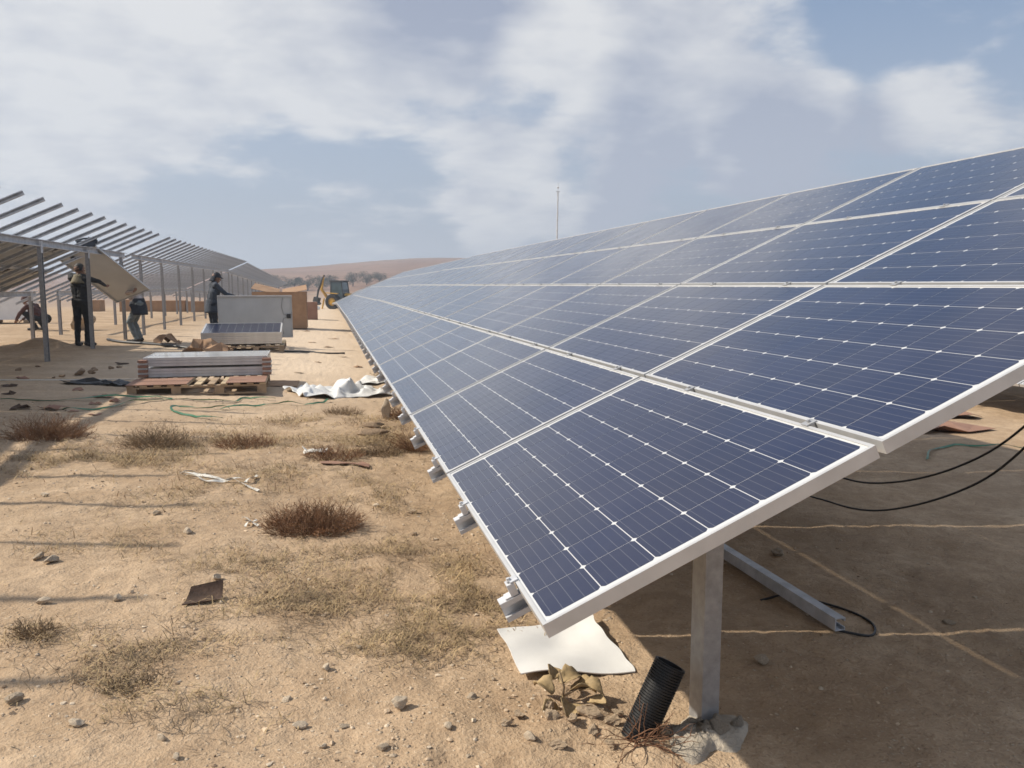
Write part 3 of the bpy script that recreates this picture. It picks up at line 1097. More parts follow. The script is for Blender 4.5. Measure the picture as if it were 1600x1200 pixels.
def crumple(name, x, y, wx, wy, h, m, label, cat, seed, group=None, nu=9, nv=7, th=0.004, rz=0.0, jit=0.42, flat=0.35, soft=0):
    """a crumpled sheet lying on the ground: flat facets, sharp folds, ragged outline"""
    rs = np.random.RandomState(seed)
    c, s_ = math.cos(rz), math.sin(rz)
    mb = MB()
    P = []
    for j in range(nv + 1):
        for i in range(nu + 1):
            a = (i + rs.uniform(-jit, jit)) / nu * 2 - 1
            b = (j + rs.uniform(-jit, jit)) / nv * 2 - 1
            r = max(abs(i / nu * 2 - 1), abs(j / nv * 2 - 1))
            zz = h * rs.uniform(0, 1) ** 1.3 * (1 - 0.75 * r ** 2) + h * 0.25 * (1 - r)
            if rs.rand() < flat:
                zz *= 0.15
            if r > 0.99 and rs.rand() < 0.3:
                zz += h * rs.uniform(0.1, 0.5)
            lx, ly = a * wx / 2, b * wy / 2
            X = x + lx * c - ly * s_
            Y = y + lx * s_ + ly * c
            P.append((X, Y, gz(X, Y) + 0.008 + zz))
    fs = []
    for j in range(nv):
        for i in range(nu):
            q = j * (nu + 1) + i
            if rs.rand() < 0.5:
                fs += [(q, q + 1, q + nu + 2), (q, q + nu + 2, q + nu + 1)]
            else:
                fs += [(q, q + 1, q + nu + 1), (q + 1, q + nu + 2, q + nu + 1)]
    mb.add(P, fs)
    o = mb.build(name, m, smooth=bool(soft))
    if soft:
        cr = o.data.attributes.new('crease_edge', 'FLOAT', 'EDGE')
        cr.data.foreach_set('value', [0.75 if rs.rand() < 0.45 else 0.0 for _ in o.data.edges])
        ss = o.modifiers.new('folds', 'SUBSURF')
        ss.levels = ss.render_levels = 2
    sd = o.modifiers.new('thickness', 'SOLIDIFY')
    sd.thickness = th
    sd.offset = 1.0
    return tag(o, label, cat, group)


crumple('plastic_film', 0.10, 11.65, 1.25, 1.0, 0.22, 'white_film', 'crumpled white plastic film by the low edge of the panels', 'plastic film', 5, nu=12, nv=8, th=0.002, rz=0.35, jit=0.35, flat=0.5, soft=1)
crumple('plastic_film', 0.82, 12.55, 0.80, 0.45, 0.12, 'white_film', 'narrow twisted tail of white film beside a dry bush', 'plastic film', 9, nu=9, nv=5, th=0.002, rz=0.2, soft=1)
crumple('black_film', -3.10, 12.45, 1.0, 0.40, 0.08, 'black_plastic', 'flattened black plastic film at the left end of the pallet', 'plastic film', 12, rz=-0.35)
crumple('cardboard_wad', -2.45, 17.6, 0.95, 0.7, 0.33, 'cardboard', 'crumpled brown cardboard in front of the tilted panel stack', 'cardboard', 14, nu=6, nv=5)
crumple('cardboard_wad', -3.62, 20.4, 0.55, 0.5, 0.30, 'cardboard', 'crumpled brown cardboard beside the black hose and rack posts', 'cardboard', 17, nu=5, nv=4)
crumple('cardboard_sheet', 7.15, 8.30, 0.85, 0.5, 0.16, 'cardboard_red', 'reddish cardboard flap on the sunlit sand, lower of two', 'cardboard', 21, nu=3, nv=2)
crumple('cardboard_sheet', 7.95, 9.2, 0.8, 0.5, 0.16, 'cardboard_red', 'reddish cardboard flap on the sunlit sand, upper of two', 'cardboard', 25, nu=3, nv=2)
crumple('cardboard_sheet', 0.10, 6.82, 0.36, 0.14, 0.03, 'cardboard_red', 'torn brown cardboard strip among dry grass before the panels', 'cardboard', 27, nu=4, nv=2)
crumple('paper_scrap', -0.14, 7.35, 0.22, 0.14, 0.06, 'white_strap', 'cream paper scrap on the dry weeds of the aisle', 'paper', 29, nu=4, nv=3)
crumple('cardboard_sheet', -0.66, 12.6, 0.42, 0.7, 0.012, 'cardboard', 'flat brown cardboard sheet off the right end of the pallet', 'cardboard', 31, nu=3, nv=3, jit=0.1)
SCR = [(-3.36, 10.03, .20), (-3.03, 10.03, .24), (-2.51, 10.55, .12), (-4.17, 12.1, .18), (-2.75, 10.95, .2), (-2.69, 10.39, .12), (-3.51, 15.4, .20), (-2.77, 9.84, .10), (-2.5, 9.6, .12), (-3.9, 11.3, .14), (-3.2, 11.6, .13), (-4.3, 13.0, .16), (-3.0, 14.9, .16)]
for i, (x, y, s) in enumerate(SCR):
    crumple('cardboard_scrap', x, y, s, s * 0.55, s * 0.35, 'cardboard_red' if i % 3 else 'bark', 'torn reddish cardboard scrap in the shade left of the pallet', 'cardboard', 40 + i, 'scraps in the shade', nu=3, nv=2, rz=rnd.uniform(-.6, .6))
SC2 = [(-0.5, 14.2, .13), (0.53, 15.36, .16), (1.2, 13.6, .18), (-0.67, 27.0, .22), (-0.32, 36.7, .3), (0.13, 23.5, .25), (0.3, 17.5, .14), (-0.2, 16.2, .12), (0.0, 20.3, .2), (-0.4, 22.0, .18)]
for i, (x, y, s) in enumerate(SC2):
    crumple('cardboard_scrap', x, y, s, s * 0.6, s * 0.14, 'cardboard' if i % 2 else 'stone_brown', 'small brown scrap on the sunlit sand past the white film', 'cardboard', 80 + i, 'scraps on the sunlit sand', nu=3, nv=2, rz=rnd.uniform(-.6, .6))
cable('black_hose', [(-5.15, 21.3), (-4.75, 20.75), (-4.1, 20.15), (-3.4, 19.35), (-2.75, 18.75)], 0.035, 'black_plastic', 'thick black hose lying between the rack posts and crumpled cardboard', cat='hose')
cable('black_hose', [(-0.95, 18.5), (-0.5, 18.7), (0.0, 18.45), (0.35, 18.6)], 0.02, 'black_plastic', 'thin black hose on the sand right of the tilted panel stack', cat='hose')
cable('wire', [(-4.6, 12.75), (-3.6, 12.95), (-2.9, 13.05), (-2.5, 13.0)], 0.008, 'white_strap', 'pale wire on the shaded ground behind the black film', cat='wire')


# ------------------------------------------------------------------ pallets, loose panels and boxes
def pallet(x, y, rz, nboard, wd, dp, label, sheets=False):
    t = empty('pallet', (x, y, gz(x, y) - 0.01), (0, 0, rz))
    tag(t, label, 'pallet')
    h = 0.145
    for k in range(3):
        yy = -dp / 2 + 0.06 + k * (dp - 0.12) / 2
        mb = MB()
        mb.box((0, yy, 0.012), (wd, 0.10, 0.022))
        mb.build('bottom_board', 'pallet_wood', t)
        mb = MB()
        mb.box((0, yy, 0.112), (wd - 0.004, 0.10, 0.022))
        mb.build('stringer_board', 'pallet_wood', t)
        for j in range(4):
            mb = MB()
            mb.box((-wd / 2 + 0.06 + j * (wd - 0.12) / 3, yy, 0.062), (0.115, 0.098, 0.077))
            mb.build('block', 'pallet_wood', t)
    for k in range(nboard):
        mb = MB()
        w_ = 0.085
        mb.box((-wd / 2 + w_ / 2 + k * (wd - w_) / (nboard - 1), 0, 0.134), (w_, dp, 0.020), (0, 0, rnd.uniform(-.006, .006)))
        mb.build('top_board', 'pallet_wood_pale' if k % 3 else 'pallet_wood', t)
    return t, gz(x, y) - 0.01 + h


PX, PY = -1.70, 12.0
pal, ptop = pallet(PX, PY, 0.03, 11, 1.72, 1.45, 'wooden pallet under the flat stack of wrapped grey panels')
for (x0, x1, lab) in ((-0.86, -0.12, 'brown cardboard sheet covering the left half of the pallet front'), (0.36, 0.86, 'brown cardboard sheet covering the right end of the pallet front')):
    mb = MB()
    mb.box(((x0 + x1) / 2, 0, 0.004), (x1 - x0, 0.78, 0.006))
    o = mb.build('cardboard_sheet', 'cardboard_red')
    o.location = (PX, PY - 0.35, ptop + 0.003)
    o.rotation_euler = (0, 0, 0.03)
    tag(o, lab, 'cardboard')


def loose_panel(loc, q, label, group=None, det=1, jb=False):
    """one panel lying or standing free; q maps its (length, width, face) to world"""
    p = link('loose_panel', ME_LAM)
    m = q.to_4x4()
    m.translation = Vector(loc)
    p.matrix_world = m
    link('frame', ME_FRAME, p)
    if det:
        c = link('cell_sheet', ME_CELLS, p)
        c['kind'] = 'stuff'
    if jb:
        link('junction_box', ME_JBOX, p, (PW - 0.10, 0.30, -0.0085), (0, 0, R(90)))
    tag(p, label, 'solar panel', group)
    return p


# flat stack on the near pallet: two tight packs with brown corner pieces
sx, sy = PX - PW / 2 + 0.02, PY + 0.14
z = ptop + 0.012
for pk in range(2):
    for k in range(3):
        loose_panel((sx, sy, z + PT), Euler((0, 0, 0.02)).to_matrix(), ('lowest', 'second lowest', 'third lowest', 'third highest', 'second highest', 'topmost')[pk * 3 + k] + ' panel in the flat stack on the near pallet', 'panels in the flat stack', det=0)
        z += PT + 0.003
    z += 0.028
zb = ptop
for side in (-1, 1):
    for k in range(4):
        hh = 0.034
        mb = MB()
        mb.box((0, 0, 0), (0.115, 0.13, hh))
        mb.box((side * -0.02, 0.05, 0), (0.07, 0.03, hh + 0.01))
        o = mb.build('corner_block', 'cardboard_red')
        o.location = (PX + 0.02 + side * (PW / 2 - 0.005), sy - 0.02, zb + 0.040 + k * 0.066)
        tag(o, ('lowest', 'second lowest', 'second highest', 'topmost')[k] + ' brown corner block at the end of the flat stack by the ' + ('black' if side < 0 else 'white') + ' film', 'corner block', 'corner blocks on the flat stack')
    for k in range(3):
        mb = MB()
        mb.box((0, 0, 0), (0.125, 0.10, 0.024))
        o = mb.build('corner_spacer', 'aluminium_frame')
        o.location = (PX + 0.02 + side * (PW / 2), sy - 0.012, zb + 0.0725 + k * 0.066)
        tag(o, ('lowest', 'middle', 'topmost')[k] + ' grey corner spacer at the end of the flat stack by the ' + ('black' if side < 0 else 'white') + ' film', 'spacer', 'corner spacers on the flat stack')

# tilted stack and the panel held upright behind it
SX, SY = -1.80, 18.95
pal2, ptop2 = pallet(SX, SY + 0.35, 0.02, 9, 1.70, 1.75, 'low pallet in shade under the tilted panel stack')
tl = R(9.5)
qt = Euler((tl, 0, 0.02)).to_matrix()
nrm = qt @ Vector((0, 0, 1))
base = Vector((SX - PW / 2, SY - 0.50, ptop2 + 0.035))
for k in range(6):
    off = nrm * (PT + 0.004) * (k + 1) + Vector((rnd.uniform(-.012, .012), rnd.uniform(-.01, .01), 0))
    loose_panel(base + off, qt, 'dark faced panel on top of the tilted stack' if k == 5 else ('lowest', 'second lowest', 'middle', 'third highest', 'second highest')[k] + ' panel in the tilted stack, only its frame edge showing', None if k == 5 else 'panels in the tilted stack', det=1 if k == 5 else 0)
mb = MB()
mb.box((0, 0, 0), (1.5, 0.10, 0.19))
o = mb.build('timber_prop', 'pallet_wood')
o.location = (SX, SY + 0.36, ptop2 + 0.098)
tag(o, 'timber propping up the back of the tilted panel stack', 'timber')
up = R(97)                                     # its white back faces the pallets
qu = Matrix(((1, 0, 0), (0, math.cos(up), -math.sin(up)), (0, math.sin(up), math.cos(up))))
qu = Euler((0, 0, -0.01)).to_matrix() @ Matrix(((1, 0, 0), (0, 0, 1), (0, 1, 0)))
# rows: length along +X, width up, face away from the camera (+Y)
qu = Matrix(((-1, 0, 0), (0, -0.06, 0.998), (0, 0.998, 0.06)))
loose_panel((-0.80, 19.97, ptop2 + 0.075), qu, 'panel standing on edge, its white back showing, held by the man in a cap', det=1, jb=False)


def held_panel_parts():
    for o in COL.objects:
        if o.get('label', '').startswith('panel standing on edge'):
            link('junction_box', ME_JBOX, o, (0.08, 0.50, -0.0085), (0, 0, R(90)))


held_panel_parts()
# panel being lifted into the rack
e1 = Vector((-0.83, 0.42, -0.31)).normalized()          # right corner to bottom corner
e2 = Vector((-0.74, -0.87, 0.81))
e2 = (e2 - e1 * e2.dot(e1)).normalized()
RC = Vector((-3.99, 20.55, 1.42))
qh = Matrix((e2, e1, e2.cross(e1))).transposed()
HO = RC
if e2.cross(e1).z < 0:                                    # dark face up, pale back down
    qh = Matrix((e2, -e1, e2.cross(-e1))).transposed()
    HO = RC + e1 * PH
loose_panel(HO, qh, 'tilted panel with pale back carried between two workers under the rack', det=1, jb=True)


def carton(name, x, y, wx, wy, h, rz, label, m='cardboard', flaps=True, group=None):
    t = empty(name, (x, y, gz(x, y)), (0, 0, rz))
    tag(t, label, 'box', group)
    th = 0.012
    for (nm, c, s) in (('side_panel', (0, -wy / 2, h / 2), (wx, th, h)), ('side_panel', (0, wy / 2, h / 2), (wx, th, h)), ('end_panel', (-wx / 2 + th / 2, 0, h / 2), (th, wy - th, h - .002)), ('end_panel', (wx / 2 - th / 2, 0, h / 2), (th, wy - th, h - .002)), ('base', (0, 0, 0.02), (wx - 3 * th, wy - 3 * th, 0.02))):
        mb = MB()
        mb.box(c, s)
        mb.build(nm, m, t)
    if flaps:
        for (x0, x1, a, up_) in ((-wx / 2, -wx * 0.02, 0.24, 0.10), (wx * 0.04, wx / 2, -0.20, 0.07)):
            mb = MB()
            l = x1 - x0
            mb.box(((x0 + x1) / 2, 0, h + up_), (l / math.cos(a), wy * 1.02, 0.010), (R(9), a, 0))
            mb.build('flap', m, t)
    else:
        mb = MB()
        mb.box((0, 0, h + 0.006), (wx + 0.01, wy + 0.02, 0.012))
        mb.build('lid', m, t)
    return t


carton('cardboard_box', -1.52, 28.6, 1.72, 1.1, 1.20, 0.0, 'large open cardboard box with raised flaps behind the upright panel')
carton('cardboard_box', -0.72, 37.0, 0.55, 0.8, 0.75, 0.1, 'dark cardboard box behind the right corner of the big open box', 'cardboard_red', False)
for i, (x, y, w_, h) in enumerate(((-10.2, 47.5, 1.1, .62), (-9.0, 47.2, .9, .58), (-7.9, 47.0, 1.0, .60), (-6.85, 46.8, .9, .56), (-12.6, 49, 1.2, .6))):
    carton('cardboard_box', x, y, w_, .8, h, rnd.uniform(-.1, .1), 'brown cardboard box in the line of boxes far beyond the bare rack', 'cardboard', False, 'boxes beyond the rack')
carton('cardboard_box', -4.35, 34.5, .32, .3, .55, 0.1, 'narrow pale box standing on end behind the man in a cap', 'cardboard', False)


def white_board():
    t = empty('panel_crate', (-10.8, 30.6, gz(-10.8, 30.6)), (0, 0, 0.03))
    tag(t, 'white wrapped crate beyond the half covered rack', 'crate')
    mb = MB()
    mb.box((0, 0, 0.50), (2.3, 0.9, 0.76))
    mb.build('wrapping', 'white_sheet', t)
    for k in range(3):
        mb = MB()
        mb.box((-1.0 + k, 0, 0.06), (0.12, 0.9, 0.115))
        mb.build('skid', 'pallet_wood', t)


white_board()


# ------------------------------------------------------------------ dry bushes and grass
def bush(x, y, wd, h, m, label, seed, n=420, group=None, dp=0.8):
    rs = random.Random(seed)
    mb = MB()
    z0 = float(HB(x, y))
    for k in range(n):
        ang = rs.uniform(0, 6.283)
        rr = rs.random() ** 0.6 * wd * 0.36
        bx, by = math.cos(ang) * rr, math.sin(ang) * rr * dp
        lean = Vector((math.cos(ang) * rr / (wd * .36), math.sin(ang) * rr * dp / (wd * .36), 0)) * 0.9
        p = Vector((bx, by, float(HB(x + bx, y + by)) - z0))
        d = (lean + Vector((rs.uniform(-.7, .7), rs.uniform(-.7, .7), rs.uniform(.5, 1.3)))).normalized()
        L = h * rs.uniform(0.45, 1.15) * (1.0 - 0.35 * rr / (wd * .36))
        r0 = rs.uniform(0.0012, 0.0026)
        pts = [p.copy()]
        for q in range(3):
            d = (d + Vector((rs.uniform(-.45, .45), rs.uniform(-.45, .45), rs.uniform(-.35, .2)))).normalized()
            p = p + d * L / 3
            pts.append(p.copy())
            for b in range(2):
                e = (d + Vector((rs.uniform(-1, 1), rs.uniform(-1, 1), rs.uniform(-.2, .9)))).normalized() * L * rs.uniform(.16, .34)
                mb.tube([p, p + e * 0.55, p + e + Vector((0, 0, -.1 * L * rs.random()))], [r0 * .6, r0 * .5, r0 * .3], 3, cap=False)
        mb.tube(pts, [r0, r0 * .85, r0 * .7, r0 * .5], 3, cap=False)
    o = mb.build('dry_bush', m, loc=(x, y, gz(x, y) - 0.005), fix=False)
    return tag(o, label, 'bush', group)


bush(-0.12, 5.12, 0.72, 0.17, 'dry_twig', 'round low rusty brown bush on open sand, crossed strips beside it', 1, 900)
bush(-2.5, 8.05, 0.75, 0.26, 'dry_twig', 'dark dry bush in the shadow edge of the half covered rack', 2, 520)
bush(-1.52, 7.75, 0.70, 0.22, 'dry_twig_grey', 'wispy dry bush on sand between the shaded bush and the white strips', 3, 330)
bush(-0.75, 7.72, 0.62, 0.15, 'dry_twig', 'thin low dry bush on the sand behind the white strips', 4, 300)
bush(0.02, 7.15, 0.62, 0.12, 'dry_twig', 'flat reddish dry weed around the cream paper scrap', 5, 360)
bush(0.42, 7.35, 0.5, 0.12, 'dry_twig_grey', 'flat grey green weed between the paper scrap and the panels', 6, 260)
bush(0.72, 7.55, 0.32, 0.26, 'dry_twig', 'tall thin dry weed touching the low panel edge', 7, 160)
bush(1.05, 12.5, 0.8, 0.30, 'dry_twig_grey', 'dry bush at the tail of the white plastic film', 8, 380)
bush(0.85, 9.35, 0.5, 0.24, 'dry_twig', 'dry bush just behind the pointed cream stone', 9, 260)
bush(0.15, 9.7, 0.6, 0.10, 'dry_twig_grey', 'low dry weed in front of the white plastic film', 10, 240)
bush(-1.22, 3.62, 0.22, 0.08, 'dry_twig_grey', 'tiny grey weed on the open sand by the rail shadows', 11, 130)
bush(-0.72, 3.12, 0.34, 0.05, 'dry_twig_grey', 'flattened grey stalks on the soil beside the rail shadows', 12, 160)


def grass_and_gravel():
    patches = [(-0.07, 3.95, .50, .30, 1), (-0.41, 4.46, .4, .3, .8), (-0.71, 3.45, .26, .25, 1), (-0.88, 3.10, .22, .25, 1), (-0.24, 3.73, .35, .25, .8), (0.25, 3.36, .3, .25, 1), (0.47, 3.57, .22, .35, 1.2), (-1.2, 3.58, .25, .2, .5),
               (-0.98, 7.99, .8, .5, 1.2), (-1.63, 7.15, .6, .5, 1), (-0.48, 6.62, .6, .4, .8), (0.25, 7.67, .5, .5, 1.2), (0.63, 7.99, .3, .6, 1), (-0.11, 9.13, .8, .5, .8), (-2.16, 7.17, .6, .5, .7), (-0.52, 2.9, .3, .2, .7), (0.65, 4.15, .2, .5, 1.1), (0.27, 4.5, .35, .4, .8), (-1.32, 4.9, .5, .4, .4), (0.3, 5.8, .3, .8, .7), (-0.9, 5.9, .7, .4, .5), (0.75, 3.75, .18, .3, 1)]
    for name, mname, seed, dens, lab in (('dry_grass', 'straw', 3, 900, 'pale straw coloured dead grass matted over the sandy aisle'), ('dry_grass', 'straw_grey', 4, 620, 'grey brown dead stalks matted over the sandy aisle')):
        rs = np.random.RandomState(seed)
        V, F = [], []
        for (cx, cy, rx, ry, k) in patches:
            n = int(dens * k * (rx * ry / 0.12) ** 0.75)
            x = cx + rs.randn(n) * rx * 0.55
            y = cy + rs.randn(n) * ry * 0.55
            keep = vnoise(x * 5 + seed * 7, y * 5) > -0.08
            x, y = x[keep], y[keep]
            n = len(x)
            if n == 0:
                continue
            a = rs.uniform(0, 6.283, n)
            L = rs.uniform(0.025, 0.075, n) * (1 + 0.06 * y)
            wd = rs.uniform(0.0008, 0.0018, n) * (1 + 0.08 * y)
            el = np.abs(rs.randn(n)) * 0.35
            dx, dy, dz = np.cos(a) * np.cos(el), np.sin(a) * np.cos(el), np.sin(el)
            z = HG(x, y) + 0.002 + rs.uniform(0, .006, n)
            o = len(V)
            px_, py_ = -np.sin(a), np.cos(a)
            p0 = np.stack([x - px_ * wd, y - py_ * wd, z], 1)
            p1 = np.stack([x + px_ * wd, y + py_ * wd, z], 1)
            mx, my, mz = x + dx * L * .55, y + dy * L * .55, z + dz * L * .55 + 0.12 * L
            p2 = np.stack([mx + px_ * wd * .8, my + py_ * wd * .8, mz], 1)
            p3 = np.stack([mx - px_ * wd * .8, my - py_ * wd * .8, mz], 1)
            p4 = np.stack([x + dx * L, y + dy * L, z + dz * L * .8], 1)
            vv = np.stack([p0, p1, p2, p3, p4], 1).reshape(-1, 3)
            ids = o + np.arange(n) * 5
            V += vv.tolist()
            for i in ids.tolist():
                F.append((i, i + 1, i + 2, i + 3))
                F.append((i + 3, i + 2, i + 4))
        me = bpy.data.meshes.new(name)
        me.from_pydata(V, [], F)
        me.materials.append(M[mname])
        tag(link(name, me), lab, 'grass', kind='stuff')
    # loose gravel: small chipped lumps
    rs = np.random.RandomState(21)
    bm = bmesh.new()
    bmesh.ops.create_icosphere(bm, subdivisions=1, radius=1.0)
    bv = np.array([v.co[:] for v in bm.verts])
    bf = np.array([[v.index for v in f.verts] for f in bm.faces])
    bm.free()
    n = 7000
    r = rs.uniform(0, 1, n)
    y = 2.0 + 9.0 * r ** 1.7
    x = (rs.uniform(-0.62, 0.30, n)) * y + 0.25
    und = rs.rand(n) < 0.12
    x = np.where(und, rs.uniform(0.5, 3.4, n), x)
    dens = vnoise(x * 1.3 + 3, y * 1.3) + 0.5 * vnoise(x * 4, y * 4)
    keep = dens > -0.08
    x, y = x[keep], y[keep]
    n = len(x)
    s = 0.0020 + 0.0085 * rs.rand(n) ** 3.6 + 0.0006 * y
    z = HG(x, y)
    sc = rs.uniform(0.6, 1.2, (n, 1, 3)) * np.array([1, 1, 0.65])
    jit = 1 + 0.28 * rs.randn(n, len(bv), 1)
    a = rs.uniform(0, 6.28, n)
    ca, sa = np.cos(a), np.sin(a)
    P = bv[None] * sc * jit * s[:, None, None]
    Q = np.empty_like(P)
    Q[..., 0] = P[..., 0] * ca[:, None] - P[..., 1] * sa[:, None] + x[:, None]
    Q[..., 1] = P[..., 0] * sa[:, None] + P[..., 1] * ca[:, None] + y[:, None]
    Q[..., 2] = P[..., 2] + (z + s * 0.1)[:, None]
    F = (bf[None] + (np.arange(n) * len(bv))[:, None, None]).reshape(-1, 3)
    me = bpy.data.meshes.new('gravel')
    me.from_pydata(Q.reshape(-1, 3).tolist(), [], F.tolist())
    for m in ('stone_pale', 'stone_grey', 'stone_brown', 'soil_clod'):
        me.materials.append(M[m])
    me.polygons.foreach_set('material_index', np.repeat(rs.choice([0, 0, 1, 2, 3, 3, 3], n), len(bf)).astype(np.int32))
    tag(link('gravel', me), 'loose pale gravel chips strewn over the sandy ground', 'gravel', kind='stuff')


grass_and_gravel()


# ------------------------------------------------------------------ far land: trees, digger, mast
def tree(x, y, h, wd, seed, label):
    rs = random.Random(seed)
    z0 = gz(x, y)
    t = empty('tree', (x, y, z0))
    tag(t, label, 'tree', 'trees below the red hill')
    mb = MB()
    mb.tube([(0, 0, -0.2), (0.1, 0, h * .2), (0.05, 0.1, h * .45)], [0.2, 0.16, 0.1], 7)
    heads = []
    for k in range(10):
        a = k * 0.9 + rs.random()
        e = Vector((math.cos(a) * wd * .33 * rs.uniform(.5, 1), math.sin(a) * wd * .33 * rs.uniform(.5, 1), h * rs.uniform(.22, .80)))
        heads.append(e)
        mb.tube([(0.05, 0.05, h * .3), e * 0.6 + Vector((0, 0, h * .12)), e], [0.09, 0.06, 0.03], 5)
    mb.build('trunk', 'tree_bark', t)
    mb = MB()
    for k in range(1600):
        c = rs.choice(heads)
        while True:
            d = Vector((rs.uniform(-1, 1), rs.uniform(-1, 1), rs.uniform(-1, 1)))
            if d.length < 1:
                break
        p = c + Vector((d.x * wd * .24, d.y * wd * .24, d.z * h * .19))
        s = rs.uniform(.07, .17)
        a = Vector((rs.uniform(-1, 1), rs.uniform(-1, 1), rs.uniform(-1, 1))).normalized()
        b = a.orthogonal().normalized()
        mb.add([p - a * s, p + b * s * .6, p + a * s, p - b * s * .6], [(0, 1, 2, 3)])
    mb.build('crown', 'foliage', t, fix=False)


for i, (x, y, h, wd) in enumerate(((-13.0, 238, 4.6, 6), (-9.0, 245, 4.0, 5), (-5.2, 240, 4.8, 6.5), (-1.5, 250, 4.2, 5), (1.6, 244, 4.6, 5), (8.0, 262, 5.2, 5.5), (12.6, 270, 4.6, 5.5), (17.0, 275, 4.4, 6)  , (-19, 250, 4.2, 6))):
    tree(x, y, h, wd, 50 + i, 'small olive green tree on the dry land below the red hill')


def digger(x, y, rz):
    t = empty('backhoe_loader', (x, y, gz(x, y)), (0, 0, rz))
    tag(t, 'yellow backhoe loader with a dark cab beyond the end of the finished row', 'digger')

    def wheel(cx, cy, r, wd):
        mb = MB()
        mb.lathe([(r * .55, -wd / 2), (r * .92, -wd / 2), (r, -wd * .3), (r, wd * .3), (r * .92, wd / 2), (r * .55, wd / 2)], (cx, cy, r), (1, 0, 0), 22)
        wl = mb.build('wheel', 'tyre', t)
        mb = MB()
        mb.lathe([(0, -wd * .4), (r * .2, -wd * .42), (r * .56, -wd * .3), (r * .56, wd * .3), (r * .2, wd * .42), (0, wd * .4)], (cx, cy, r), (1, 0, 0), 16)
        mb.build('rim', 'machine_yellow', wl)
    # front of the machine faces local -Y
    for s in (-1, 1):
        wheel(s * .85, -1.35, .48, .34)
        wheel(s * .85, .85, .76, .45)
    mb = MB()
    mb.box((0, -0.2, .75), (.9, 3.3, .35))
    mb.build('chassis', 'machine_dark', t)
    mb = MB()
    mb.add([(-.45, -2.0, .9), (.45, -2.0, .9), (.45, -.35, .9), (-.45, -.35, .9), (-.40, -1.95, 1.42), (.40, -1.95, 1.42), (.45, -.35, 1.62), (-.45, -.35, 1.62)], [(0, 1, 5, 4), (1, 2, 6, 5), (2, 3, 7, 6), (3, 0, 4, 7), (4, 5, 6, 7), (0, 3, 2, 1)])
    mb.build('bonnet', 'machine_yellow', t)
    for s in (-1, 1):
        mb = MB()
        mb.box((s * .78, .85, 1.60), (.5, 1.25, .08), (R(4), 0, 0))
        mb.build('mudguard', 'machine_yellow', t)
    cabv = [(-.72, -.25, 1.05), (.72, -.25, 1.05), (.72, 1.15, 1.05), (-.72, 1.15, 1.05), (-.66, -.05, 2.72), (.66, -.05, 2.72), (.66, 1.1, 2.72), (-.66, 1.1, 2.72)]
    mb = MB()
    for a, b in ((0, 4), (1, 5), (2, 6), (3, 7), (0, 1), (1, 2), (2, 3), (3, 0), (4, 5), (5, 6), (6, 7), (7, 4)):
        mb.tube([cabv[a], cabv[b]], 0.05, 6)
    cab = mb.build('cab', 'machine_dark', t)
    for k, f in enumerate(((0, 1, 5, 4), (1, 2, 6, 5), (2, 3, 7, 6), (3, 0, 4, 7))):
        mb = MB()
        c = sum((Vector(cabv[i]) for i in f), Vector()) / 4
        mb.add([c + (Vector(cabv[i]) - c) * .97 for i in f], [(0, 1, 2, 3)])
        o = mb.build('pane', 'machine_glass', cab)
        sd = o.modifiers.new('thickness', 'SOLIDIFY')
        sd.thickness = .01
    mb = MB()
    mb.box((0, .52, 2.80), (1.5, 1.4, .12))
    mb.build('roof', 'machine_dark', cab)
    # loader arms and bucket in front
    for s in (-1, 1):
        mb = MB()
        mb.tube([(s * .52, -.3, 1.45), (s * .55, -1.7, 1.30), (s * .55, -2.6, .55)], .085, 6)
        mb.build('loader_arm', 'machine_yellow', t)
    mb = MB()
    pr = [(-2.55, .75), (-2.65, .25), (-2.9, .10), (-3.35, .10), (-3.35, .14), (-2.92, .16), (-2.72, .30), (-2.62, .75)]
    vs = [(-1.1, a, b) for a, b in pr] + [(1.1, a, b) for a, b in pr]
    n = len(pr)
    mb.add(vs, [(i, (i + 1) % n, n + (i + 1) % n, n + i) for i in range(n)])
    for s in (-1.1, 1.07):
        mb.add([(s, -2.55, .75), (s, -2.7, .2), (s, -3.35, .1), (s + .03, -2.55, .75), (s + .03, -2.7, .2), (s + .03, -3.35, .1)], [(0, 1, 2), (5, 4, 3), (0, 3, 4, 1), (1, 4, 5, 2), (2, 5, 3, 0)])
    mb.build('loader_bucket', 'machine_dark', t)
    # folded digging boom behind
    mb = MB()
    mb.tube([(-.5, 1.4, .9), (-.55, 2.2, 2.0), (-.55, 1.9, 3.35)], [.17, .16, .10], 6)
    mb.build('boom', 'machine_yellow', t)
    mb = MB()
    mb.tube([(-.55, 1.85, 3.4), (-.55, 2.55, 1.9), (-.55, 2.7, 1.2)], [.10, .12, .09], 6)
    mb.build('dipper', 'machine_dark', t)
    mb = MB()
    mb.box((-.55, 2.75, .95), (.6, .5, .5), (.3, 0, 0))
    mb.box((-.55, 2.6, .62), (.58, .35, .2), (.7, 0, 0))
    mb.build('digging_bucket', 'machine_dark', t)
    for s in (-1, 1):
        mb = MB()
        mb.tube([(s * .9, 1.75, 1.1), (s * 1.15, 1.85, .1)], .08, 6)
        mb.box((s * 1.16, 1.86, .06), (.4, .4, .06))
        mb.build('stabiliser', 'machine_yellow', t)


digger(1.7, 84.0, R(62))
for i, (x, y, s) in enumerate(((-2.3, 74.0, .55), (-1.5, 76.0, .5), (-1.0, 72.5, .4))):
    me = ico(3, 300 + i, (1.1, .9, .8))
    me.materials.append(M['white_film'])
    o = link('filled_sack', me, None, (x, y, gz(x, y) + s * .45))
    o.scale = (s, s, s)
    tag(o, 'pale filled sack on the sand beside the yellow digger', 'sack', 'sacks beside the digger')


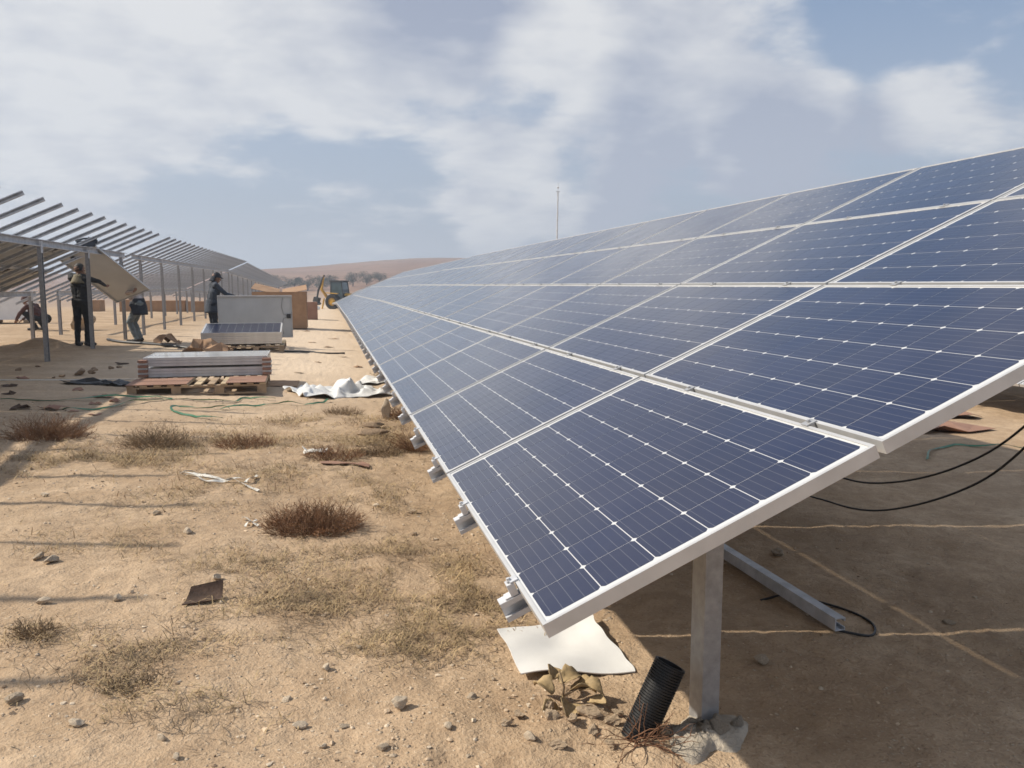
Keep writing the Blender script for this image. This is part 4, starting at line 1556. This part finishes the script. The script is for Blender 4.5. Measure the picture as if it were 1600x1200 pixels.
def mast(x, y, top):
    t = empty('lightning_mast', (x, y, gz(x, y)))
    tag(t, 'tall thin mast with a pointed tip rising behind the finished row', 'mast')
    h = top - gz(x, y)
    mb = MB()
    mb.tube([(0, 0, 0), (0, 0, h * .55), (0.06, 0, h * .93)], [.075, .06, .045], 8)
    mb.build('pole', 'galvanised', t)
    mb = MB()
    mb.tube([(.06, 0, h * .93), (.07, 0, h)], [.02, .01], 6)
    mb.box((.06, 0, h * .935), (.28, .05, .05))
    mb.lathe([(0, .1), (.07, .05), (.09, 0), (.05, -.05), (0, -.06)], (.065, 0, h * .965), (0, 0, 1), 8)
    mb.build('lightning_rod', 'galvanised', t)
    mb = MB()
    mb.box((0, 0, .1), (.6, .6, .3))
    mb.build('base', 'concrete', t)


mast(16.9, 60.0, 9.0)


# ------------------------------------------------------------------ people
def capsule(mb, a, b, ra, rb, mi, n=10):
    a, b = Vector(a), Vector(b)
    d = b - a
    L = d.length
    if L < 1e-6:
        d = Vector((0, 0, 1))
        L = 1e-6
    d.normalize()
    pts, rr = [], []
    for k in range(4):
        t = -math.pi / 2 + (k + 0.3) * math.pi / 8.6
        pts.append(a + d * ra * math.sin(t))
        rr.append(ra * math.cos(t))
    pts += [a, b]
    rr += [ra, rb]
    for k in range(4):
        t = (k + 0.7) * math.pi / 8.6
        pts.append(b + d * rb * math.sin(t))
        rr.append(rb * math.cos(t))
    mb.tube(pts, rr, n, mi)


def person(loc, yaw, J, cloth, label, height=1.0, extras=None, voxel=0.0075):
    """J: joint positions in metres, facing local +Y; one continuous remeshed body"""
    top, legs, shoe = cloth['top'], cloth['legs'], cloth.get('shoe', 'shoe')
    names = ['skin', top, legs, shoe, cloth.get('sleeve', top), 'hair']
    caps = []

    def C(a, b, ra, rb, mi):
        caps.append((Vector(a), Vector(b), ra, rb, mi))
    V = {k: Vector(v) for k, v in J.items()}
    pel, che, nek, hed = V['pelvis'], V['chest'], V['neck'], V['head']
    up_ = (nek - pel).normalized()
    side = (V['shR'] - V['shL']).normalized()
    hs = (V['hipR'] - V['hipL']).normalized()
    C(pel - hs * .07, pel + hs * .07, .125, .125, 2)
    C(pel - hs * .05 + up_ * .08, che - side * .07, .118, .128, 1)
    C(pel + hs * .05 + up_ * .08, che + side * .07, .118, .128, 1)
    C(che - side * .08, che + side * .08, .125, .125, 1)
    C(che - side * .06, (V['shL'] + nek) / 2, .115, .075, 1)
    C(che + side * .06, (V['shR'] + nek) / 2, .115, .075, 1)
    C(V['shL'] + side * .02, nek, .072, .060, 1)
    C(V['shR'] - side * .02, nek, .072, .060, 1)
    C(nek - up_ * .03, hed - Vector((0, 0, .05)), .056, .055, 0)
    f = V.get('look', Vector((0, 1, 0))).normalized()
    rt = f.cross(Vector((0, 0, 1))).normalized()
    hu = rt.cross(f)
    C(hed + hu * .035 - f * .02, hed + hu * .03 + f * .015, .092, .086, 0)
    C(hed - hu * .03 + f * .02, hed - hu * .075 + f * .035, .070, .046, 0)
    C(hed + f * .088 - hu * .01, hed + f * .108 - hu * .035, .011, .015, 0)
    for s in (-1, 1):
        C(hed + rt * s * .086 - hu * .005, hed + rt * s * .090 - hu * .03, .016, .013, 0)
        C(hed + f * .084 + rt * s * .034 + hu * .022, hed + f * .080 + rt * s * .05 + hu * .02, .012, .010, 0)
    C(hed + f * .083 - hu * .066 - rt * .02, hed + f * .083 - hu * .066 + rt * .02, .011, .011, 0)
    for s in ('L', 'R'):
        sh, el, ha = V['sh' + s], V['el' + s], V['ha' + s]
        C(sh, el, .066, .050, 4)
        C(el, ha, .049, .036, 4)
        d = (ha - el).normalized()
        cd_ = V.get('curl' + s, d)
        cd_ = cd_.normalized()
        acr = d.cross(cd_)
        if acr.length < .2:
            acr = d.cross(side if abs(d.dot(side)) < .8 else Vector((0, 0, 1)))
        acr.normalize()
        pm = ha + d * .075
        for q in (-.022, 0, .022):
            C(ha + acr * q * .6, pm + acr * q, .019, .016, 0)
        for q, L in ((-.030, .060), (-.010, .072), (.010, .075), (.030, .066)):
            k1 = pm + acr * q + (d * .55 + cd_ * .45).normalized() * L * .5
            C(pm + acr * q, k1, .0105, .0098, 0)
            C(k1, k1 + (d * .2 + cd_ * .8).normalized() * L * .5, .0098, .0085, 0)
        th = ha + d * .025 - acr * .028
        C(th, th - acr * .028 + (d + cd_ * .5).normalized() * .035, .013, .011, 0)
        C(th - acr * .028 + (d + cd_ * .5).normalized() * .035, th - acr * .022 + (d + cd_).normalized() * .065, .011, .009, 0)
        hp, kn, an, to = V['hip' + s], V['kn' + s], V['an' + s], V['to' + s]
        C(hp, kn, .098, .068, 2)
        C(kn, an + Vector((0, 0, .03)), .067, .056, 2)
        fd = (to - an)
        C(an - fd * .18 + Vector((0, 0, -.025)), an + fd * .45 + Vector((0, 0, -.03)), .046, .045, 3)
        C(an + fd * .35 + Vector((0, 0, -.035)), to, .044, .034, 3)
    if extras:
        for e in extras:
            C(*e)
    mb = MB()
    for c in caps:
        capsule(mb, *c)
    tmp = link('tmp_body', mb.mesh('tmp_body', ['skin']))
    md = tmp.modifiers.new('r', 'REMESH')
    md.mode = 'VOXEL'
    md.voxel_size = voxel
    sm = tmp.modifiers.new('s', 'SMOOTH')
    sm.factor = 0.5
    sm.iterations = 2
    dg = bpy.context.evaluated_depsgraph_get()
    me = bpy.data.meshes.new_from_object(tmp.evaluated_get(dg))
    bpy.data.objects.remove(tmp)
    me.name = 'person'
    me.materials.clear()
    for nme in names:
        me.materials.append(M[nme])
    nv = len(me.vertices)
    co = np.empty(nv * 3, np.float32)
    me.vertices.foreach_get('co', co)
    co = co.reshape(-1, 3)
    best = np.full(nv, 9.0)
    who = np.zeros(nv, int)
    for (a, b, ra, rb, mi) in caps:
        a_, ab = np.array(a), np.array(b - a)
        t = np.clip(((co - a_) @ ab) / max(1e-9, ab @ ab), 0, 1)
        dd = np.linalg.norm(co - (a_ + t[:, None] * ab), axis=1) - (ra + (rb - ra) * t)
        k = dd < best
        best[k] = dd[k]
        who[k] = mi
    # cloth hangs in soft folds
    nrmv = np.empty(nv * 3, np.float32)
    me.vertices.foreach_get('normal', nrmv)
    nrmv = nrmv.reshape(-1, 3)
    amp = np.where((who == 1) | (who == 4), 0.010, np.where(who == 2, 0.009, 0.0))
    co2 = co + nrmv * (amp * (vnoise(co[:, 0] * 16 + co[:, 2] * 5, co[:, 2] * 22 + co[:, 1] * 9) * 1.6))[:, None]
    me.vertices.foreach_set('co', co2.astype(np.float32).ravel())
    first = np.empty(len(me.loops), np.int32)
    me.loops.foreach_get('vertex_index', first)
    ls = np.empty(len(me.polygons), np.int32)
    me.polygons.foreach_get('loop_start', ls)
    me.polygons.foreach_set('material_index', who[first[ls]].astype(np.int32))
    me.polygons.foreach_set('use_smooth', np.ones(len(me.polygons), bool))
    me.update()
    o = link('person', me, None, loc, (0, 0, yaw))
    o.scale = (height,) * 3
    tag(o, label, 'person')
    return o, V, f, rt, hu


def headwear(o, V, f, rt, hu, kind, m):
    """hair or a cap as a shell over the skull"""
    mb = MB()
    c = V['head'] + hu * .034 - f * .004
    n, k = 20, 9
    vs = []
    for i in range(k + 1):
        th = math.pi * 0.5 * (i / k) * (1.28 if kind == 'hair' else 1.12)
        for j in range(n):
            ph = 2 * math.pi * j / n
            fw = math.cos(ph)
            drop = 0.0
            if kind == 'hair' and fw > 0.2:
                th2 = min(th, 1.15)
            else:
                th2 = th + (0.25 if (kind != 'hair' and fw < -0.2 and i == k) else 0)
            r = .104 + .004 * math.sin(j * 5 + i * 3)
            vs.append(c + (f * math.cos(ph) + rt * math.sin(ph) * .93) * r * math.sin(th2) + hu * r * 1.03 * math.cos(th2))
    fs = []
    for i in range(k):
        for j in range(n):
            fs.append((i * n + j, i * n + (j + 1) % n, (i + 1) * n + (j + 1) % n, (i + 1) * n + j))
    mb.add(vs, fs)
    if kind == 'cap':
        pv = []
        for j in range(9):
            a = R(-55 + j * 110 / 8)
            d = f * math.cos(a) + rt * math.sin(a)
            pv += [c + d * .100 + hu * .012, c + d * (.100 + .075 * math.cos(a * 1.3)) - hu * .012]
        mb.add(pv, [(2 * j, 2 * j + 1, 2 * j + 3, 2 * j + 2) for j in range(8)])
    if kind == 'flap':                         # cloth hanging behind the cap
        pv = []
        for i in range(5):
            for j in range(9):
                a = R(110 + j * 140 / 8)
                d = f * math.cos(a) + rt * math.sin(a)
                pv.append(c + d * (.104 + .014 * i) - hu * (.0 + .032 * i))
        mb.add(pv, [(i * 9 + j, i * 9 + j + 1, (i + 1) * 9 + j + 1, (i + 1) * 9 + j) for i in range(4) for j in range(8)])
        pv = []
        for j in range(9):
            a = R(-60 + j * 120 / 8)
            d = f * math.cos(a) + rt * math.sin(a)
            pv += [c + d * .100 + hu * .01, c + d * (.100 + .07 * math.cos(a * 1.2)) - hu * .015]
        mb.add(pv, [(2 * j, 2 * j + 1, 2 * j + 3, 2 * j + 2) for j in range(8)])
    h = mb.build('hair' if kind == 'hair' else 'cap', m, o, smooth=True)
    sd = h.modifiers.new('thickness', 'SOLIDIFY')
    sd.thickness = .008
    return h


def stand(**kw):
    J = dict(pelvis=(0, 0, .95), chest=(0, .02, 1.25), neck=(0, .0, 1.47), head=(0, .03, 1.60), shL=(-.19, 0, 1.42), shR=(.19, 0, 1.42),
             elL=(-.24, -.02, 1.14), elR=(.24, -.02, 1.14), haL=(-.24, .08, .90), haR=(.24, .08, .90),
             hipL=(-.095, 0, .90), hipR=(.095, 0, .90), knL=(-.11, .03, .50), knR=(.11, .03, .50), anL=(-.12, -.02, .085), anR=(.12, -.02, .085), toL=(-.15, .17, .045), toR=(.15, .17, .045))
    J.update(kw)
    return J


def build_people():
    # worker in black seen from behind, arms up at the carried panel
    x, y = -5.13, 19.20
    p = person((x, y, gz(x, y)), R(-24), stand(elL=(-.33, .16, 1.50), haL=(-.22, .40, 1.50), elR=(.31, .20, 1.36), haR=(.26, .43, 1.28), curlL=(.2, .3, 1), curlR=(.1, .6, .8), look=(.25, 1, .15), knL=(-.12, .02, .50), anL=(-.15, .02, .085), toL=(-.20, .20, .045)),
               dict(top='cloth_black', legs='cloth_black'), 'worker in black with a pale yellow neck cloth holding up the tilted panel', 1.02)
    headwear(*p, 'hair', 'hair')
    mb = MB()
    pv = []
    for i in range(6):
        for j in range(9):
            a = R(-80 + j * 160 / 8)
            pv.append((math.sin(a) * (.075 + .015 * i), -.02 - math.cos(a) * (.055 + .020 * i), 1.50 - .036 * i + .008 * math.sin(j * 2)))
    mb.add(pv, [(i * 9 + j, i * 9 + j + 1, (i + 1) * 9 + j + 1, (i + 1) * 9 + j) for i in range(5) for j in range(8)])
    o = mb.build('neck_cloth', 'cloth_vest', p[0], smooth=True)
    sd = o.modifiers.new('thickness', 'SOLIDIFY')
    sd.thickness = .012
    sd.offset = 1
    # second worker behind the panel, knees bent, jacket round the waist
    x, y = -4.42, 21.0
    p = person((x, y, gz(x, y)), R(80), stand(pelvis=(0, -.08, .90), chest=(0, .10, 1.20), neck=(0, .20, 1.39), head=(0, .26, 1.51), shL=(-.18, .14, 1.34), shR=(.18, .14, 1.34), elL=(-.30, .05, 1.15), haL=(-.52, -.18, 1.20), elR=(.28, .30, 1.12), haR=(.22, .50, 1.26), hipL=(-.095, -.08, .86), hipR=(.095, -.08, .86),
               knL=(-.11, .12, .48), knR=(.11, .10, .48), curlL=(-.3, .2, 1), curlR=(0, .5, 1), look=(0, 1, -.1)),
               dict(top='cloth_pale', legs='cloth_denim', sleeve='cloth_pale'), 'worker in grey jeans bending behind the tilted panel, face hidden', 1.02)
    headwear(*p, 'cap', 'cloth_navy')
    mb = MB()
    pv = []
    n = 18
    for i in range(7):
        for j in range(n):
            a = 2 * math.pi * j / n
            r = .165 + .012 * i + .012 * math.sin(a * 4 + i)
            dz = -.055 * i * (1.15 if math.cos(a) < .3 else .55)
            pv.append((math.sin(a) * r, -.06 + math.cos(a) * r * .85, 1.03 + dz))
    mb.add(pv, [(i * n + j, i * n + (j + 1) % n, (i + 1) * n + (j + 1) % n, (i + 1) * n + j) for i in range(6) for j in range(n)])
    o = mb.build('tied_jacket', 'cloth_navy', p[0], smooth=True)
    sd = o.modifiers.new('thickness', 'SOLIDIFY')
    sd.thickness = .012
    # man in a cap steadying the upright panel
    x, y = -2.66, 20.62
    p = person((x, y, gz(x, y)), R(-68), stand(chest=(0, .06, 1.24), neck=(0, .07, 1.46), head=(0, .13, 1.585), shL=(-.19, .06, 1.41), shR=(.19, .06, 1.41), elR=(.27, .26, 1.20), haR=(.36, .44, 1.15), elL=(-.24, .16, 1.16), haL=(-.12, .36, 1.06), curlR=(.1, .5, -1), curlL=(.3, .5, -.5), look=(.12, 1, -.22), toL=(-.13, .17, .045)),
               dict(top='cloth_slate', legs='cloth_navy'), 'man in a dark blue jacket and cap with neck flap beside the upright panel', 0.98)
    headwear(*p, 'flap', 'cloth_navy')
    # jacket skirt
    mb = MB()
    pv = []
    for i in range(7):
        for j in range(n):
            a = 2 * math.pi * j / n
            r = .150 + .011 * i + .008 * math.sin(a * 5 + i)
            pv.append((math.sin(a) * r * 1.08, .01 + math.cos(a) * r * .92, 1.08 - .055 * i))
    mb.add(pv, [(i * n + j, i * n + (j + 1) % n, (i + 1) * n + (j + 1) % n, (i + 1) * n + j) for i in range(6) for j in range(n)])
    o = mb.build('jacket_skirt', 'cloth_slate', p[0], smooth=True)
    sd = o.modifiers.new('thickness', 'SOLIDIFY')
    sd.thickness = .010
    # crouching worker beyond the rack
    x, y = -8.0, 25.8
    p = person((x, y, gz(x, y)), R(70), stand(pelvis=(0, -.16, .32), chest=(0, .12, .55), neck=(0, .28, .70), head=(0, .36, .80), shL=(-.18, .20, .66), shR=(.18, .20, .66), elL=(-.24, .40, .45), elR=(.24, .40, .45), haL=(-.12, .58, .30), haR=(.12, .58, .30), hipL=(-.10, -.14, .30), hipR=(.10, -.14, .30), knL=(-.17, .28, .46), knR=(.17, .28, .46), anL=(-.14, .02, .085), anR=(.14, .02, .085), toL=(-.17, .21, .045), toR=(.17, .21, .045), look=(0, 1, -.5), curlL=(.3, .3, -1), curlR=(-.3, .3, -1)),
               dict(top='cloth_red', legs='cloth_black'), 'crouching worker in dark red behind the half covered rack', 1.05)
    headwear(*p, 'cap', 'cloth_red')
    me = ico(3, 411, (1.0, .8, 1.05))
    me.materials.append(M['stone_grey'])
    o = link('filled_sack', me, None, (-6.95, 26.0, gz(-6.95, 26) + .30))
    o.scale = (.42, .42, .38)
    tag(o, 'grey filled sack beside the crouching worker', 'sack')
    # gloves and tools left on the beam
    mb = MB()
    mb.box((0, 0, .05), (.34, .20, .10), (.1, .05, .2))
    mb.box((.12, .02, .12), (.16, .14, .08), (.2, .3, .5))
    mb.tube([(-.2, 0, .10), (-.05, .02, .15), (.2, .03, .16)], .02, 6)
    o = mb.build('tool_bag', ['cloth_slate'], loc=(-4.80, 18.6, 2.30))
    tag(o, 'small grey tool bag resting on the rack beam above the workers', 'bag')


build_people()


# ------------------------------------------------------------------ thin dusty air
def haze():
    mb = MB()
    mb.box((0, 845, 14.5), (1990, 1830, 39))
    me = mb.mesh('haze', ['backsheet'])
    me.materials.clear()
    m = bpy.data.materials.new('thin_haze')
    m.use_nodes = True
    nt = m.node_tree
    nt.nodes.clear()
    out = nt.nodes.new('ShaderNodeOutputMaterial')
    pv = nt.nodes.new('ShaderNodeVolumePrincipled')
    pv.inputs['Color'].default_value = (0.78, 0.87, 1.0, 1)
    pv.inputs['Density'].default_value = HAZE
    pv.inputs['Anisotropy'].default_value = 0.3
    lk(nt, pv.outputs[0], out.inputs['Volume'])
    me.materials.append(m)
    tag(link('haze', me), 'thin pale dusty air over the whole site', 'haze', kind='stuff')


HAZE = 0.0011
haze()
